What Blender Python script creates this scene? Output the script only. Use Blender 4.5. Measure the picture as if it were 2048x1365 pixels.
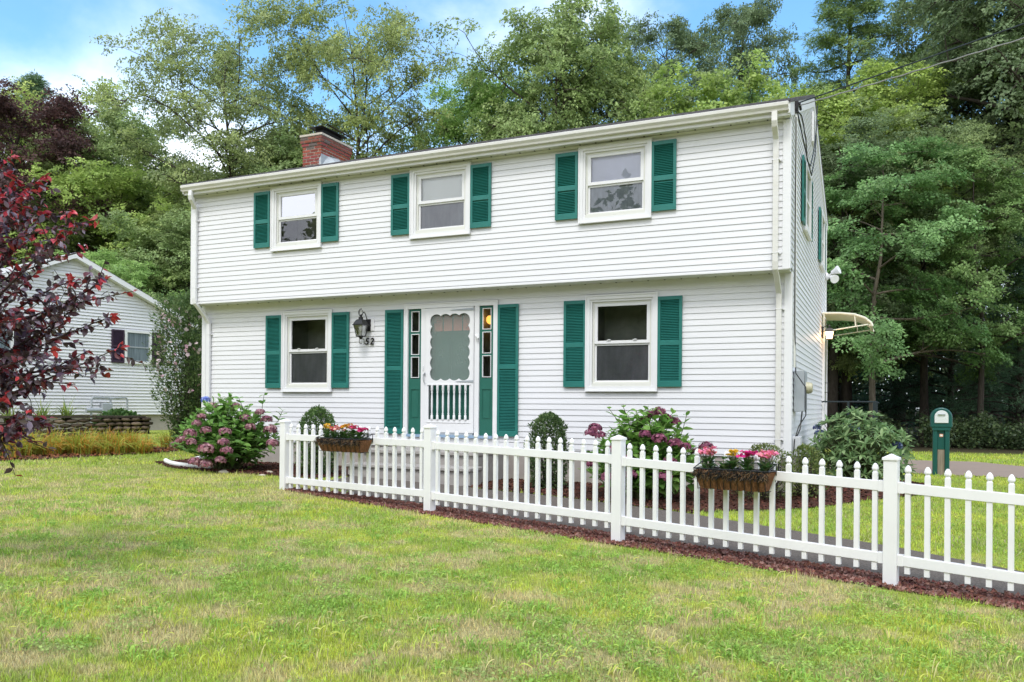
import bpy, math, random
import numpy as np
from math import sin, cos, pi, radians, sqrt, atan2
from mathutils import Matrix, Vector

for o in list(bpy.data.objects):
    bpy.data.objects.remove(o, do_unlink=True)
sc = bpy.context.scene
col = sc.collection

# ------------------------------------------------------------------ camera, sky, sun, exposure
YAW, ROLL, FPX, CX, CY, CAMZ = radians(24.4), 0.0075, 1642.0, 1024.0, 813.0, 1.2
cam = bpy.data.objects.new('camera', bpy.data.cameras.new('camera'))
col.objects.link(cam)
fw = np.array([-sin(YAW), cos(YAW), 0.0]); rt = np.array([cos(YAW), sin(YAW), 0.0]); up = np.array([0, 0, 1.0])
cr = rt * cos(ROLL) + up * sin(ROLL); cu = -rt * sin(ROLL) + up * cos(ROLL)
cam.matrix_world = Matrix(((cr[0], cu[0], -fw[0], 0), (cr[1], cu[1], -fw[1], 0), (cr[2], cu[2], -fw[2], CAMZ), (0, 0, 0, 1)))
cam.data.sensor_width = 36.0
cam.data.lens = FPX / 2048 * 36
cam.data.shift_y = (CY - 682.5) / 2048
cam.data.clip_start = 0.05
cam.data.clip_end = 2000
sc.camera = cam
sc.view_settings.view_transform = 'Standard'
sc.view_settings.look = 'None'
sc.view_settings.gamma = 1.0
sc.view_settings.exposure = 0.80
sc.cycles.max_bounces = 8
sc.cycles.transparent_max_bounces = 24

SUN = np.array([0.10, -0.64, 0.95]); SUN /= np.linalg.norm(SUN)
sun = bpy.data.objects.new('sun', bpy.data.lights.new('sun', 'SUN'))
col.objects.link(sun)
sun.data.energy = 1.15
sun.data.angle = radians(14)
sun.data.color = (1.0, 0.965, 0.91)
sun.rotation_euler = Vector(SUN).to_track_quat('Z', 'Y').to_euler()

world = bpy.data.worlds.new('World'); sc.world = world
world.use_nodes = True
wn = world.node_tree; wn.nodes.clear()
def N(nt, t, **kw):
    n = nt.nodes.new(t)
    for k, v in kw.items():
        if k in n.inputs: n.inputs[k].default_value = v
        else: setattr(n, k, v)
    return n
sky = N(wn, 'ShaderNodeTexSky', sky_type='NISHITA', sun_disc=False)
sky.sun_elevation = math.asin(SUN[2]); sky.sun_rotation = atan2(SUN[0], SUN[1]); sky.altitude = 100
sky.air_density = 1.0; sky.dust_density = 1.2; sky.ozone_density = 1.6
tc = N(wn, 'ShaderNodeTexCoord')
mp = N(wn, 'ShaderNodeMapping'); mp.inputs['Scale'].default_value = (1, 1, 2.0)
mp.inputs['Location'].default_value = (2.1, 0.35, 1.2)
nz = N(wn, 'ShaderNodeTexNoise', Scale=2.3, Detail=7.0, Roughness=0.55, Distortion=0.25)
sep = N(wn, 'ShaderNodeSeparateXYZ')
# cloudier towards the street side and overhead, broken cloud over the wood
m1 = N(wn, 'ShaderNodeMath', operation='MULTIPLY_ADD'); m1.inputs[1].default_value = -0.26; m1.inputs[2].default_value = 0.13
mz = N(wn, 'ShaderNodeMapRange'); mz.inputs['From Min'].default_value = 0.16; mz.inputs['From Max'].default_value = 0.36; mz.inputs['To Min'].default_value = 0.34; mz.inputs['To Max'].default_value = 0.0
m3 = N(wn, 'ShaderNodeMath', operation='ADD')
tint = N(wn, 'ShaderNodeMix', data_type='RGBA', blend_type='MULTIPLY'); tint.inputs['Factor'].default_value = 1; tint.inputs['B'].default_value = (0.84, 1.20, 1.30, 1)
m2 = N(wn, 'ShaderNodeMath', operation='ADD')
rp = N(wn, 'ShaderNodeMapRange'); rp.inputs['From Min'].default_value = 0.41; rp.inputs['From Max'].default_value = 0.78
rp.interpolation_type = 'SMOOTHSTEP'
mx = N(wn, 'ShaderNodeMix', data_type='RGBA')
cloud = (7.0, 7.3, 7.9, 1)
bg = N(wn, 'ShaderNodeBackground', Strength=0.15); out = N(wn, 'ShaderNodeOutputWorld')
L = wn.links.new
L(tc.outputs['Generated'], mp.inputs['Vector']); L(mp.outputs[0], nz.inputs['Vector'])
L(tc.outputs['Generated'], sep.inputs[0]); L(sep.outputs['Y'], m1.inputs[0])
L(nz.outputs['Fac'], m2.inputs[0]); L(m1.outputs[0], m2.inputs[1]); L(sep.outputs['Z'], mz.inputs['Value']); L(m2.outputs[0], m3.inputs[0]); L(mz.outputs[0], m3.inputs[1]); L(m3.outputs[0], rp.inputs['Value'])
L(rp.outputs[0], mx.inputs['Factor']); L(sky.outputs[0], tint.inputs['A']); L(tint.outputs['Result'], mx.inputs['A']); mx.inputs['B'].default_value = cloud
L(mx.outputs['Result'], bg.inputs['Color']); L(bg.outputs[0], out.inputs['Surface'])

# ------------------------------------------------------------------ helpers
RNG = np.random.default_rng(7)
def sstep(a, b, x):
    t = np.clip((np.asarray(x, float) - a) / (b - a), 0, 1); return t * t * (3 - 2 * t)
def G(x, y):
    """height of the ground"""
    x = np.asarray(x, float); y = np.asarray(y, float)
    a = np.clip(-0.037 * (x + 5), -0.32, 0.10)
    b = 0.1 * sstep(0, 4, -x - 5)
    s = sstep(9, 12, y)
    return a * (1 - s) + b * s + 0.28 * sstep(0, 8, -x - 11) * sstep(8, 17, y)
_hash = np.random.default_rng(99).random((256, 256))
def vnoise(x, y, s, seed=0):
    x = np.asarray(x, float) / s + seed * 17.3 + 1000; y = np.asarray(y, float) / s + seed * 9.1 + 1000
    xi = np.floor(x).astype(int); yi = np.floor(y).astype(int); fx = x - xi; fy = y - yi
    fx = fx * fx * (3 - 2 * fx); fy = fy * fy * (3 - 2 * fy)
    h = lambda i, j: _hash[i % 256, j % 256]
    return (h(xi, yi) * (1 - fx) + h(xi + 1, yi) * fx) * (1 - fy) + (h(xi, yi + 1) * (1 - fx) + h(xi + 1, yi + 1) * fx) * fy
def fnoise(x, y, s, seed=0):
    return 0.55 * vnoise(x, y, s, seed) + 0.28 * vnoise(x, y, s / 2.1, seed + 1) + 0.17 * vnoise(x, y, s / 4.3, seed + 2)
def inpoly(x, y, poly):
    x = np.asarray(x); y = np.asarray(y); r = np.zeros(x.shape, bool); n = len(poly)
    for i in range(n):
        x0, y0 = poly[i]; x1, y1 = poly[(i + 1) % n]
        c = ((y0 > y) != (y1 > y)) & (x < (x1 - x0) * (y - y0) / ((y1 - y0) + 1e-12) + x0)
        r ^= c
    return r

ORG = {}
def setp(o, label=None, cat=None, group=None, kind=None):
    if label: o['label'] = label
    if cat: o['category'] = cat
    if group: o['group'] = group
    if kind: o['kind'] = kind
    return o
def thing(name, label, cat, loc, group=None):
    o = bpy.data.objects.new(name, None); col.objects.link(o); o.location = loc
    o.empty_display_size = 0.2
    ORG[o.name] = np.array(loc, float)
    return setp(o, label, cat, group)
def link(name, me, V, mat, parent=None, smooth=False, origin=None):
    """link a mesh whose vertices are given in world coordinates"""
    V = np.asarray(V, float)
    if origin is None:
        origin = (V.min(0) + V.max(0)) / 2 if len(V) else np.zeros(3)
        if len(V): origin[2] = V[:, 2].min()
    origin = np.asarray(origin, float)
    me.vertices.foreach_set('co', (V - origin).astype(np.float32).ravel())
    o = bpy.data.objects.new(name, me); col.objects.link(o)
    if mat: me.materials.append(mat)
    if smooth: me.polygons.foreach_set('use_smooth', np.ones(len(me.polygons), bool))
    me.update()
    p = ORG[parent.name] if parent else np.zeros(3)
    o.location = origin - p
    if parent: o.parent = parent
    ORG[o.name] = origin
    return o
def npmesh(name, V, F, mat, parent=None, smooth=False, colr=None, origin=None):
    """F: (n,k) array of faces with the same number of corners"""
    V = np.asarray(V, float); F = np.asarray(F)
    me = bpy.data.meshes.new(name); n, k = F.shape
    me.vertices.add(len(V)); me.loops.add(n * k); me.polygons.add(n)
    me.loops.foreach_set('vertex_index', F.astype(np.int32).ravel())
    me.polygons.foreach_set('loop_start', np.arange(0, n * k, k, dtype=np.int32))
    if colr is not None:
        a = me.color_attributes.new('col', 'FLOAT_COLOR', 'POINT')
        c = np.ones((len(V), 4), np.float32); c[:, :3] = colr; a.data.foreach_set('color', c.ravel())
    me.update(calc_edges=True)
    return link(name, me, V, mat, parent, smooth, origin)

class MB:
    def __init__(s): s.v = []; s.f = []; s.c = []
    def add(s, vs, fs, c=None):
        b = len(s.v); s.v += [tuple(v) for v in vs]; s.f += [tuple(i + b for i in f) for f in fs]
        s.c += [c or (1, 1, 1)] * len(vs); return s
    def box(s, x0, x1, y0, y1, z0, z1, c=None):
        v = [(x, y, z) for z in (z0, z1) for y in (y0, y1) for x in (x0, x1)]
        return s.add(v, [(0, 2, 3, 1), (4, 5, 7, 6), (0, 1, 5, 4), (2, 6, 7, 3), (0, 4, 6, 2), (1, 3, 7, 5)], c)
    def obox(s, o, ux, uy, uz, c=None):
        o, ux, uy, uz = map(lambda q: np.asarray(q, float), (o, ux, uy, uz))
        v = [o + a * ux + b * uy + d * uz for d in (0, 1) for b in (0, 1) for a in (0, 1)]
        return s.add(v, [(0, 2, 3, 1), (4, 5, 7, 6), (0, 1, 5, 4), (2, 6, 7, 3), (0, 4, 6, 2), (1, 3, 7, 5)], c)
    def tube(s, pts, rad, n=8, cap=True, c=None):
        pts = np.asarray(pts, float); rad = np.broadcast_to(rad, len(pts)).astype(float)
        V = []; t0 = None
        for i, p in enumerate(pts):
            d = pts[min(i + 1, len(pts) - 1)] - pts[max(i - 1, 0)]; d = d / (np.linalg.norm(d) + 1e-9)
            if t0 is None:
                a = np.array([0, 0, 1.0]) if abs(d[2]) < .9 else np.array([1.0, 0, 0])
            else: a = t0
            u = a - d * (a @ d); u /= np.linalg.norm(u) + 1e-9; w = np.cross(d, u); t0 = u
            for k in range(n):
                q = 2 * pi * k / n; V.append(p + rad[i] * (cos(q) * u + sin(q) * w))
        F = []
        for i in range(len(pts) - 1):
            for k in range(n):
                F.append((i * n + k, i * n + (k + 1) % n, (i + 1) * n + (k + 1) % n, (i + 1) * n + k))
        if cap: F += [tuple(range(n))[::-1], tuple((len(pts) - 1) * n + k for k in range(n))]
        return s.add(V, F, c)
    def rtube(s, pts, w, h, side=(1, 0, 0), c=None):
        """rectangular section (downspouts)"""
        pts = np.asarray(pts, float); side = np.asarray(side, float); V = []
        for i, p in enumerate(pts):
            d = pts[min(i + 1, len(pts) - 1)] - pts[max(i - 1, 0)]; d /= np.linalg.norm(d)
            nn = np.cross(d, side); nn /= np.linalg.norm(nn)
            for a, b in ((-1, -1), (1, -1), (1, 1), (-1, 1)): V.append(p + side * a * w / 2 + nn * b * h / 2)
        F = [(i * 4 + k, i * 4 + (k + 1) % 4, i * 4 + 4 + (k + 1) % 4, i * 4 + 4 + k) for i in range(len(pts) - 1) for k in range(4)]
        F += [(3, 2, 1, 0), tuple((len(pts) - 1) * 4 + k for k in range(4))]
        return s.add(V, F, c)
    def lathe(s, c0, prof, n=12, axis=(0, 0, 1), c=None):
        ax = np.asarray(axis, float); ax /= np.linalg.norm(ax)
        a = np.array([1.0, 0, 0]) if abs(ax[0]) < .9 else np.array([0, 1.0, 0])
        u = a - ax * (a @ ax); u /= np.linalg.norm(u); w = np.cross(ax, u); c0 = np.asarray(c0, float)
        V = [c0 + ax * h + r * (cos(2 * pi * k / n) * u + sin(2 * pi * k / n) * w) for r, h in prof for k in range(n)]
        F = [(i * n + k, i * n + (k + 1) % n, (i + 1) * n + (k + 1) % n, (i + 1) * n + k) for i in range(len(prof) - 1) for k in range(n)]
        F += [tuple(range(n))[::-1], tuple((len(prof) - 1) * n + k for k in range(n))]
        return s.add(V, F, c)
    def prism(s, poly, d, c=None):
        """closed polygon of 3d points extruded by vector d"""
        n = len(poly); P = [np.asarray(p, float) for p in poly]; d = np.asarray(d, float)
        return s.add(P + [p + d for p in P], [tuple(range(n)), tuple(range(2 * n - 1, n - 1, -1))] + [(i, i + n, (i + 1) % n + n, (i + 1) % n) for i in range(n)], c)
    def strip(s, A, B, c=None):
        n = len(A); return s.add(list(A) + list(B), [(i, i + 1, n + i + 1, n + i) for i in range(n - 1)], c)
    def build(s, name, mat, parent=None, smooth=False, colors=False, bevel=0, origin=None):
        me = bpy.data.meshes.new(name); me.from_pydata([tuple(v) for v in s.v], [], s.f)
        if colors:
            a = me.color_attributes.new('col', 'FLOAT_COLOR', 'POINT')
            cc = np.ones((len(s.v), 4), np.float32); cc[:, :3] = s.c; a.data.foreach_set('color', cc.ravel())
        o = link(name, me, s.v, mat, parent, False, origin)
        if smooth:
            me.polygons.foreach_set('use_smooth', np.ones(len(me.polygons), bool))
            me.set_sharp_from_angle(angle=radians(40))
        if bevel:
            b = o.modifiers.new('bevel', 'BEVEL'); b.width = bevel; b.segments = 2; b.limit_method = 'ANGLE'
        return o

def copy_obj(o, loc_world, parent=None):
    c = o.copy(); col.objects.link(c)
    c.parent = parent
    p = ORG[parent.name] if parent else np.zeros(3)
    c.location = np.asarray(loc_world, float) - p
    ORG[c.name] = np.asarray(loc_world, float)
    return c

# ------------------------------------------------------------------ materials
def mat(name, color, rough=0.6, spec=0.35, var=0.0, vscale=3.0, bump=0.0, bscale=40.0, metal=0.0, attr=False, transl=0.0, var2=None, stretch=None, coat=0, randv=0.0):
    m = bpy.data.materials.new(name); m.use_nodes = True; nt = m.node_tree; nt.nodes.clear()
    o = N(nt, 'ShaderNodeOutputMaterial'); b = N(nt, 'ShaderNodeBsdfPrincipled')
    b.inputs['Roughness'].default_value = rough; b.inputs['Specular IOR Level'].default_value = spec
    b.inputs['Metallic'].default_value = metal; b.inputs['Coat Weight'].default_value = coat
    L = nt.links.new; t = N(nt, 'ShaderNodeTexCoord'); vec = t.outputs['Object']
    if stretch:
        mpn = N(nt, 'ShaderNodeMapping'); mpn.inputs['Scale'].default_value = stretch; L(vec, mpn.inputs['Vector']); vec = mpn.outputs[0]
    if attr:
        a = N(nt, 'ShaderNodeAttribute', attribute_name='col'); cs = a.outputs['Color']
    else:
        r = N(nt, 'ShaderNodeRGB'); r.outputs[0].default_value = (*color, 1); cs = r.outputs[0]
    if var or var2:
        n = N(nt, 'ShaderNodeTexNoise', Scale=vscale, Detail=6.0, Roughness=0.62); L(vec, n.inputs['Vector'])
        if var2:
            mr = N(nt, 'ShaderNodeMapRange'); mr.inputs['From Min'].default_value = 0.5 - var2[1]; mr.inputs['From Max'].default_value = 0.5 + var2[1]
            L(n.outputs['Fac'], mr.inputs['Value'])
            x = N(nt, 'ShaderNodeMix', data_type='RGBA'); x.inputs['B'].default_value = (*var2[0], 1)
            L(mr.outputs[0], x.inputs['Factor']); L(cs, x.inputs['A']); cs = x.outputs['Result']
        else:
            mr = N(nt, 'ShaderNodeMapRange'); mr.inputs['From Min'].default_value = 0.3; mr.inputs['From Max'].default_value = 0.7
            mr.inputs['To Min'].default_value = 1 - var; mr.inputs['To Max'].default_value = 1 + var * .6
            L(n.outputs['Fac'], mr.inputs['Value'])
            x = N(nt, 'ShaderNodeMix', data_type='RGBA', blend_type='MULTIPLY'); x.inputs['Factor'].default_value = 1
            L(cs, x.inputs['A']); L(mr.outputs[0], x.inputs['B']); cs = x.outputs['Result']
    if randv:
        oi = N(nt, 'ShaderNodeObjectInfo'); mr = N(nt, 'ShaderNodeMapRange'); mr.inputs['To Min'].default_value = 1 - randv; mr.inputs['To Max'].default_value = 1 + randv
        L(oi.outputs['Random'], mr.inputs['Value']); x = N(nt, 'ShaderNodeMix', data_type='RGBA', blend_type='MULTIPLY'); x.inputs['Factor'].default_value = 1
        L(cs, x.inputs['A']); L(mr.outputs[0], x.inputs['B']); cs = x.outputs['Result']
    L(cs, b.inputs['Base Color'])
    if bump:
        n2 = N(nt, 'ShaderNodeTexNoise', Scale=bscale, Detail=5.0); L(vec, n2.inputs['Vector'])
        bp = N(nt, 'ShaderNodeBump', Strength=bump); bp.inputs['Distance'].default_value = 0.02
        L(n2.outputs['Fac'], bp.inputs['Height']); L(bp.outputs[0], b.inputs['Normal'])
    if transl:
        tr = N(nt, 'ShaderNodeBsdfTranslucent'); L(cs, tr.inputs['Color']); ms = N(nt, 'ShaderNodeMixShader'); ms.inputs[0].default_value = transl
        L(b.outputs[0], ms.inputs[1]); L(tr.outputs[0], ms.inputs[2]); L(ms.outputs[0], o.inputs[0])
    else: L(b.outputs[0], o.inputs[0])
    return m
def glass_mat(name, refl, tint=(0.8, 0.85, 0.85), rough=0.01, wav=0.0):
    m = bpy.data.materials.new(name); m.use_nodes = True; nt = m.node_tree; nt.nodes.clear(); L = nt.links.new
    o = N(nt, 'ShaderNodeOutputMaterial'); g = N(nt, 'ShaderNodeBsdfGlossy', Roughness=rough); t = N(nt, 'ShaderNodeBsdfTransparent')
    g.inputs['Color'].default_value = (0.95, 0.95, 1, 1); t.inputs['Color'].default_value = (*tint, 1)
    fr = N(nt, 'ShaderNodeFresnel', IOR=1.5); a = N(nt, 'ShaderNodeMath', operation='MULTIPLY_ADD'); a.inputs[1].default_value = 2.1; a.inputs[2].default_value = refl; a.use_clamp = True
    ms = N(nt, 'ShaderNodeMixShader'); L(fr.outputs[0], a.inputs[0]); L(a.outputs[0], ms.inputs[0]); L(t.outputs[0], ms.inputs[1]); L(g.outputs[0], ms.inputs[2]); L(ms.outputs[0], o.inputs[0])
    if wav:
        n = N(nt, 'ShaderNodeTexNoise', Scale=3.0); tcn = N(nt, 'ShaderNodeTexCoord'); L(tcn.outputs['Object'], n.inputs['Vector']); bp = N(nt, 'ShaderNodeBump', Strength=wav); bp.inputs['Distance'].default_value = 0.01
        L(n.outputs['Fac'], bp.inputs['Height']); L(bp.outputs[0], g.inputs['Normal'])
    return m
def emis(name, color, st):
    m = bpy.data.materials.new(name); m.use_nodes = True; nt = m.node_tree; nt.nodes.clear()
    o = N(nt, 'ShaderNodeOutputMaterial'); e = N(nt, 'ShaderNodeEmission', Strength=st); e.inputs[0].default_value = (*color, 1); nt.links.new(e.outputs[0], o.inputs[0]); return m

M = dict(
    siding=mat('white vinyl siding', (0.73, 0.73, 0.755), .45, .3, var=.035, vscale=1.3, bump=.04, bscale=60, stretch=(.25, 1, 1)),
    trim=mat('white trim', (0.75, 0.75, 0.765), .4, .35, var=.03, vscale=4),
    gutter=mat('weathered white gutter', (0.73, 0.725, 0.71), .4, .4, var2=((.63, .61, .56), .30), vscale=7, stretch=(.35, 1, 1)),
    soffit=mat('soffit', (0.70, 0.71, 0.66), .5, .3, var=.04),
    cream=mat('cream vinyl frame', (0.66, 0.66, 0.61), .4, .35, var=.03),
    green=mat('green shutter paint', (0.020, 0.165, 0.142), .42, .4, var=.12, vscale=5, bump=.03, bscale=120),
    dgreen=mat('green door paint', (0.022, 0.130, 0.098), .4, .4, var=.10, vscale=3),
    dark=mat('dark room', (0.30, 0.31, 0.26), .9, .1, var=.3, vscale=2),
    shade=mat('white window blind', (0.90, 0.90, 0.88), .9, .1),
    shade2=mat('lavender window blind', (0.74, 0.74, 0.86), .9, .1, var=.04, vscale=3),
    greyshade=mat('grey curtain behind screen', (0.36, 0.39, 0.43), .9, .1, var=.22, vscale=9, stretch=(2.5, 1, .6)),
    glass=glass_mat('window glass', 0.0, (.95, .97, .97), wav=.05), glass_sky=glass_mat('coated upper glass', .42, wav=.04),
    screen=mat('insect screen', (0.27, 0.27, 0.29), .8, .2, var=.35, vscale=2.5, stretch=(2, 1, .6)),
    foundation=mat('foundation concrete', (0.40, 0.36, 0.33), .9, .1, var=.22, vscale=2.5, bump=.3, bscale=60),
    concrete=mat('step concrete', (0.42, 0.40, 0.37), .9, .1, var2=((.27, .25, .24), .28), vscale=5, bump=.4, bscale=90),
    shingle=mat('asphalt shingle', (0.13, 0.125, 0.13), .9, .1, var=.4, vscale=9, bump=.6, bscale=60),
    metalblack=mat('black metal', (0.012, 0.012, 0.013), .4, .4, var=.2),
    lead=mat('grey flashing', (0.42, 0.46, 0.48), .5, .5, var=.25, vscale=9),
    brick=mat('red brick', (0, 0, 0), .85, .15, attr=True, var=.25, vscale=22, bump=.4, bscale=120),
    vinylfence=mat('white vinyl fence', (0.81, 0.805, 0.815), .38, .4, var=.05, vscale=5, stretch=(1, 1, .5)),
    asphalt=mat('walkway asphalt', (0.085, 0.073, 0.064), .95, .08, var2=((.19, .165, .145), .16), vscale=60, bump=.6, bscale=120),
    drive=mat('worn driveway', (0.33, 0.25, 0.205), .9, .1, var2=((.24, .20, .17), .35), vscale=.9, bump=.2, bscale=60),
    mulch=mat('bark mulch soil', (0.075, 0.037, 0.027), .95, .1, var=.5, vscale=14, bump=.8, bscale=40),
    chips=mat('bark chips', (0, 0, 0), .95, .1, attr=True, var=.3, vscale=40),
    rocks=mat('lava rock', (0, 0, 0), .95, .1, attr=True, var=.35, vscale=60, bump=.5, bscale=200),
    ground=mat('lawn soil', (0, 0, 0), .95, .05, attr=True, var=.55, vscale=26, bump=.8, bscale=45),
    grass=mat('grass blades', (0, 0, 0), .5, .3, attr=True, transl=.45),
    bark=mat('tree bark', (0.075, 0.062, 0.052), .9, .1, var=.4, vscale=6, bump=.8, bscale=14, stretch=(3, 3, .5)),
    barkgrey=mat('grey brown bark', (0.15, 0.125, 0.10), .9, .1, var=.4, vscale=6, bump=.8, bscale=14, stretch=(3, 3, .5)),
    stem=mat('green stem', (0.10, 0.12, 0.05), .7, .2), redtwig=mat('purple twig', (0.04, 0.022, 0.022), .7, .3, var=.3),
    leaf=mat('leaf', (0, 0, 0), .45, .28, attr=True, transl=.42),
    petal=mat('petal', (0, 0, 0), .6, .2, attr=True, transl=.25),
    greymetal=mat('grey painted metal', (0.36, 0.39, 0.42), .4, .4, var=.08), beige=mat('beige meter glass ring', (0.50, 0.47, 0.33), .3, .5),
    awning=mat('cream awning', (0.78, 0.76, 0.64), .5, .3, var=.06), liner=mat('coco liner', (0.30, 0.145, 0.075), .95, .1, var=.55, vscale=9, bump=1.0, bscale=30, stretch=(9, 9, 1)),
    peat=mat('dark peat', (0.03, 0.022, 0.015), .95, .1, var=.5, vscale=30, bump=1, bscale=40),
    post=mat('green plastic', (0.010, 0.085, 0.075), .35, .45, var=.08), wood=mat('grey weathered wood', (0.30, 0.25, 0.20), .85, .1, var=.35, vscale=7, stretch=(6, 6, .5), bump=.3),
    silver=mat('white letter door', (0.70, 0.72, 0.74), .3, .5), chrome=mat('brushed metal', (0.45, 0.47, 0.50), .3, .5, metal=.8),
    purple=mat('plum shutter', (0.045, 0.026, 0.048), .5, .3, var=.1), stone=mat('field stone', (0, 0, 0), .9, .1, attr=True, var=.35, vscale=12, bump=.8, bscale=25),
    curtain=mat('blue curtain', (0.16, 0.20, 0.23), .8, .2, var=.5, vscale=4, stretch=(9, 9, .3)), label=mat('orange label', (0.75, 0.30, 0.20), .5, .3), paper=mat('white label', (0.8, 0.8, 0.78), .5, .3),
    glow=emis('lit lamp glass', (1.0, 0.62, 0.28), 7.0), glow2=emis('lit ceiling globe', (1.0, 0.42, 0.08), 1.3), bulb=mat('candle bulb', (0.8, 0.8, 0.78), .2, .5),
    rail=mat('dark railing', (0.02, 0.03, 0.035), .5, .3), pinkglass=mat('door fan light', (0.75, 0.28, 0.22), .4, .4, var=.15), sill=mat('blue door sill', (0.25, 0.36, 0.50), .5, .3),
    drain=mat('white corrugated pipe', (0.78, 0.78, 0.76), .5, .3), pinkstone=mat('pale stone', (0.55, 0.50, 0.42), .9, .1, var=.2),
)

# ------------------------------------------------------------------ ground
FA = np.array([-7.24, 8.634]); FD = np.array([7.24, -1.503]); FD /= np.linalg.norm(FD); FN = np.array([FD[1], -FD[0]])  # FN points to the street
def fl(s, off=0.0):
    """plan point on the fence line, s metres from the first post, off metres towards the street"""
    return FA + FD * s + FN * off
PATH = [tuple(fl(.95, -.33)), tuple(fl(3, -.33)), tuple(fl(6, -.33)), tuple(fl(9, -.33)), tuple(fl(13, -.33)), (6.2, 7.3), (4.2, 7.3), (2.6, 7.75), (1.12, 8.40), (.06, 9.10), (-1.38, 9.60), (-2.2, 9.9), (-4.1, 10.33), (-5.5, 10.55), (-5.6, 10.85), (-7.6, 10.85), (-7.35, 9.6)]
BEDR = [(-5.6, 12.1), (-5.6, 10.6), (-4.1, 10.38), (-2.9, 10.08), (-2.1, 9.92), (-1.75, 10.3), (-1.2, 10.55), (-.75, 10.95), (-.35, 11.45), (0.15, 12.2), (.75, 13.2), (.65, 14.6), (0, 15.4), (-1.15, 15.4), (-1.15, 12.1)]
BEDL = [(-12.3, 12.1), (-12.3, 11.1), (-11.1, 10.35), (-9.8, 10.0), (-8.4, 9.95), (-7.75, 9.9), (-7.55, 10.8), (-7.75, 12.1)]
DRIVE = [(.55, 17.0), (2.2, 16.75), (6, 16.2), (14, 15.2), (14, 19.5), (4.5, 18.8), (2.9, 19.9), (1.9, 21.5), (.6, 21.3), (-.4, 24), (-1.1, 24), (-1.1, 17.2)]
ROCK = [tuple(fl(.15, .10)), tuple(fl(2.4, .16)), tuple(fl(5, .20)), tuple(fl(7.3, .20)), tuple(fl(10, .16)), tuple(fl(13, .14)), tuple(fl(13, -.36)), tuple(fl(8, -.36)), tuple(fl(4, -.36)), tuple(fl(.9, -.34)), tuple(fl(.1, -.12))]
BEDN = [(-19, 8.6), (-16.2, 9.4), (-14.6, 9.95), (-14.2, 11.5), (-14.0, 13.2), (-14.4, 14.2), (-16, 12.9), (-18, 11.4), (-20, 10.5)]

def lawncol(x, y):
    """true colour of the turf: lush, yellow green and dry straw patches"""
    x = np.asarray(x, float); y = np.asarray(y, float)
    g = np.array([.37, .48, .085]); yg = np.array([.52, .58, .10]); dry = np.array([.62, .53, .30]); dk = np.array([.27, .40, .085])
    a = fnoise(x, y, 1.3, 1); b = fnoise(x + 31, y, .75, 4) * .6 + fnoise(x + 7, y, .2, 14) * .4; d = fnoise(x, y + 57, .42, 8)
    near = 1 - sstep(5.5, 10.5, y + .12 * x)                     # the street end of the lawn is drier
    back = sstep(8.4, 9.6, y) * sstep(-7, -5, x)
    d2 = fnoise(x + 5, y - 9, .2, 33); wdry = np.clip(sstep(.42, .60, a * .22 + d * .30 + d2 * .48) * (.22 + .95 * near), 0, 1) * (1 - .93 * back)
    wy = sstep(.40, .62, b)
    wk = sstep(.56, .70, fnoise(x + 11, y + 3, .22, 12)) * .8
    c = g + (yg - g) * wy[..., None]
    c = c + (dk - c) * (wk * (1 - wdry) * .6)[..., None]
    c = c + (dry - c) * (wdry * .85)[..., None]
    return c
def axis_grid(lo, hi, a, b, s):
    mid = np.arange(a, b + 1e-6, s); r = [b]; st = s
    while r[-1] < hi: st *= 1.25; r.append(r[-1] + st)
    l = [a]; st = s
    while l[-1] > lo: st *= 1.25; l.append(l[-1] - st)
    return np.array(l[:0:-1] + list(mid) + r[1:])
gx = axis_grid(-500, 500, -16, 6, .16); gy = axis_grid(-300, 700, 2.5, 20, .16)
X, Y = np.meshgrid(gx, gy); Z = G(X, Y)
n, m = X.shape; idx = np.arange(n * m).reshape(n, m)
F = np.stack([idx[:-1, :-1], idx[:-1, 1:], idx[1:, 1:], idx[1:, :-1]], -1).reshape(-1, 4)
cc = lawncol(X, Y) * .80
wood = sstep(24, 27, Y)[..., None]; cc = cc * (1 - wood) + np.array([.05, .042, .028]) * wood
soilmix = (.25 * (1 - sstep(14, 18, Y)))[..., None]
cc = cc * (1 - soilmix) + np.array([.17, .12, .065]) * soilmix
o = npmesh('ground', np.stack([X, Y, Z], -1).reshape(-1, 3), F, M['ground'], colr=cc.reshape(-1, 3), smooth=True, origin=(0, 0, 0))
setp(o, 'lawn ground sloping gently to the street with soil between the grass', None, kind='structure')

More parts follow.
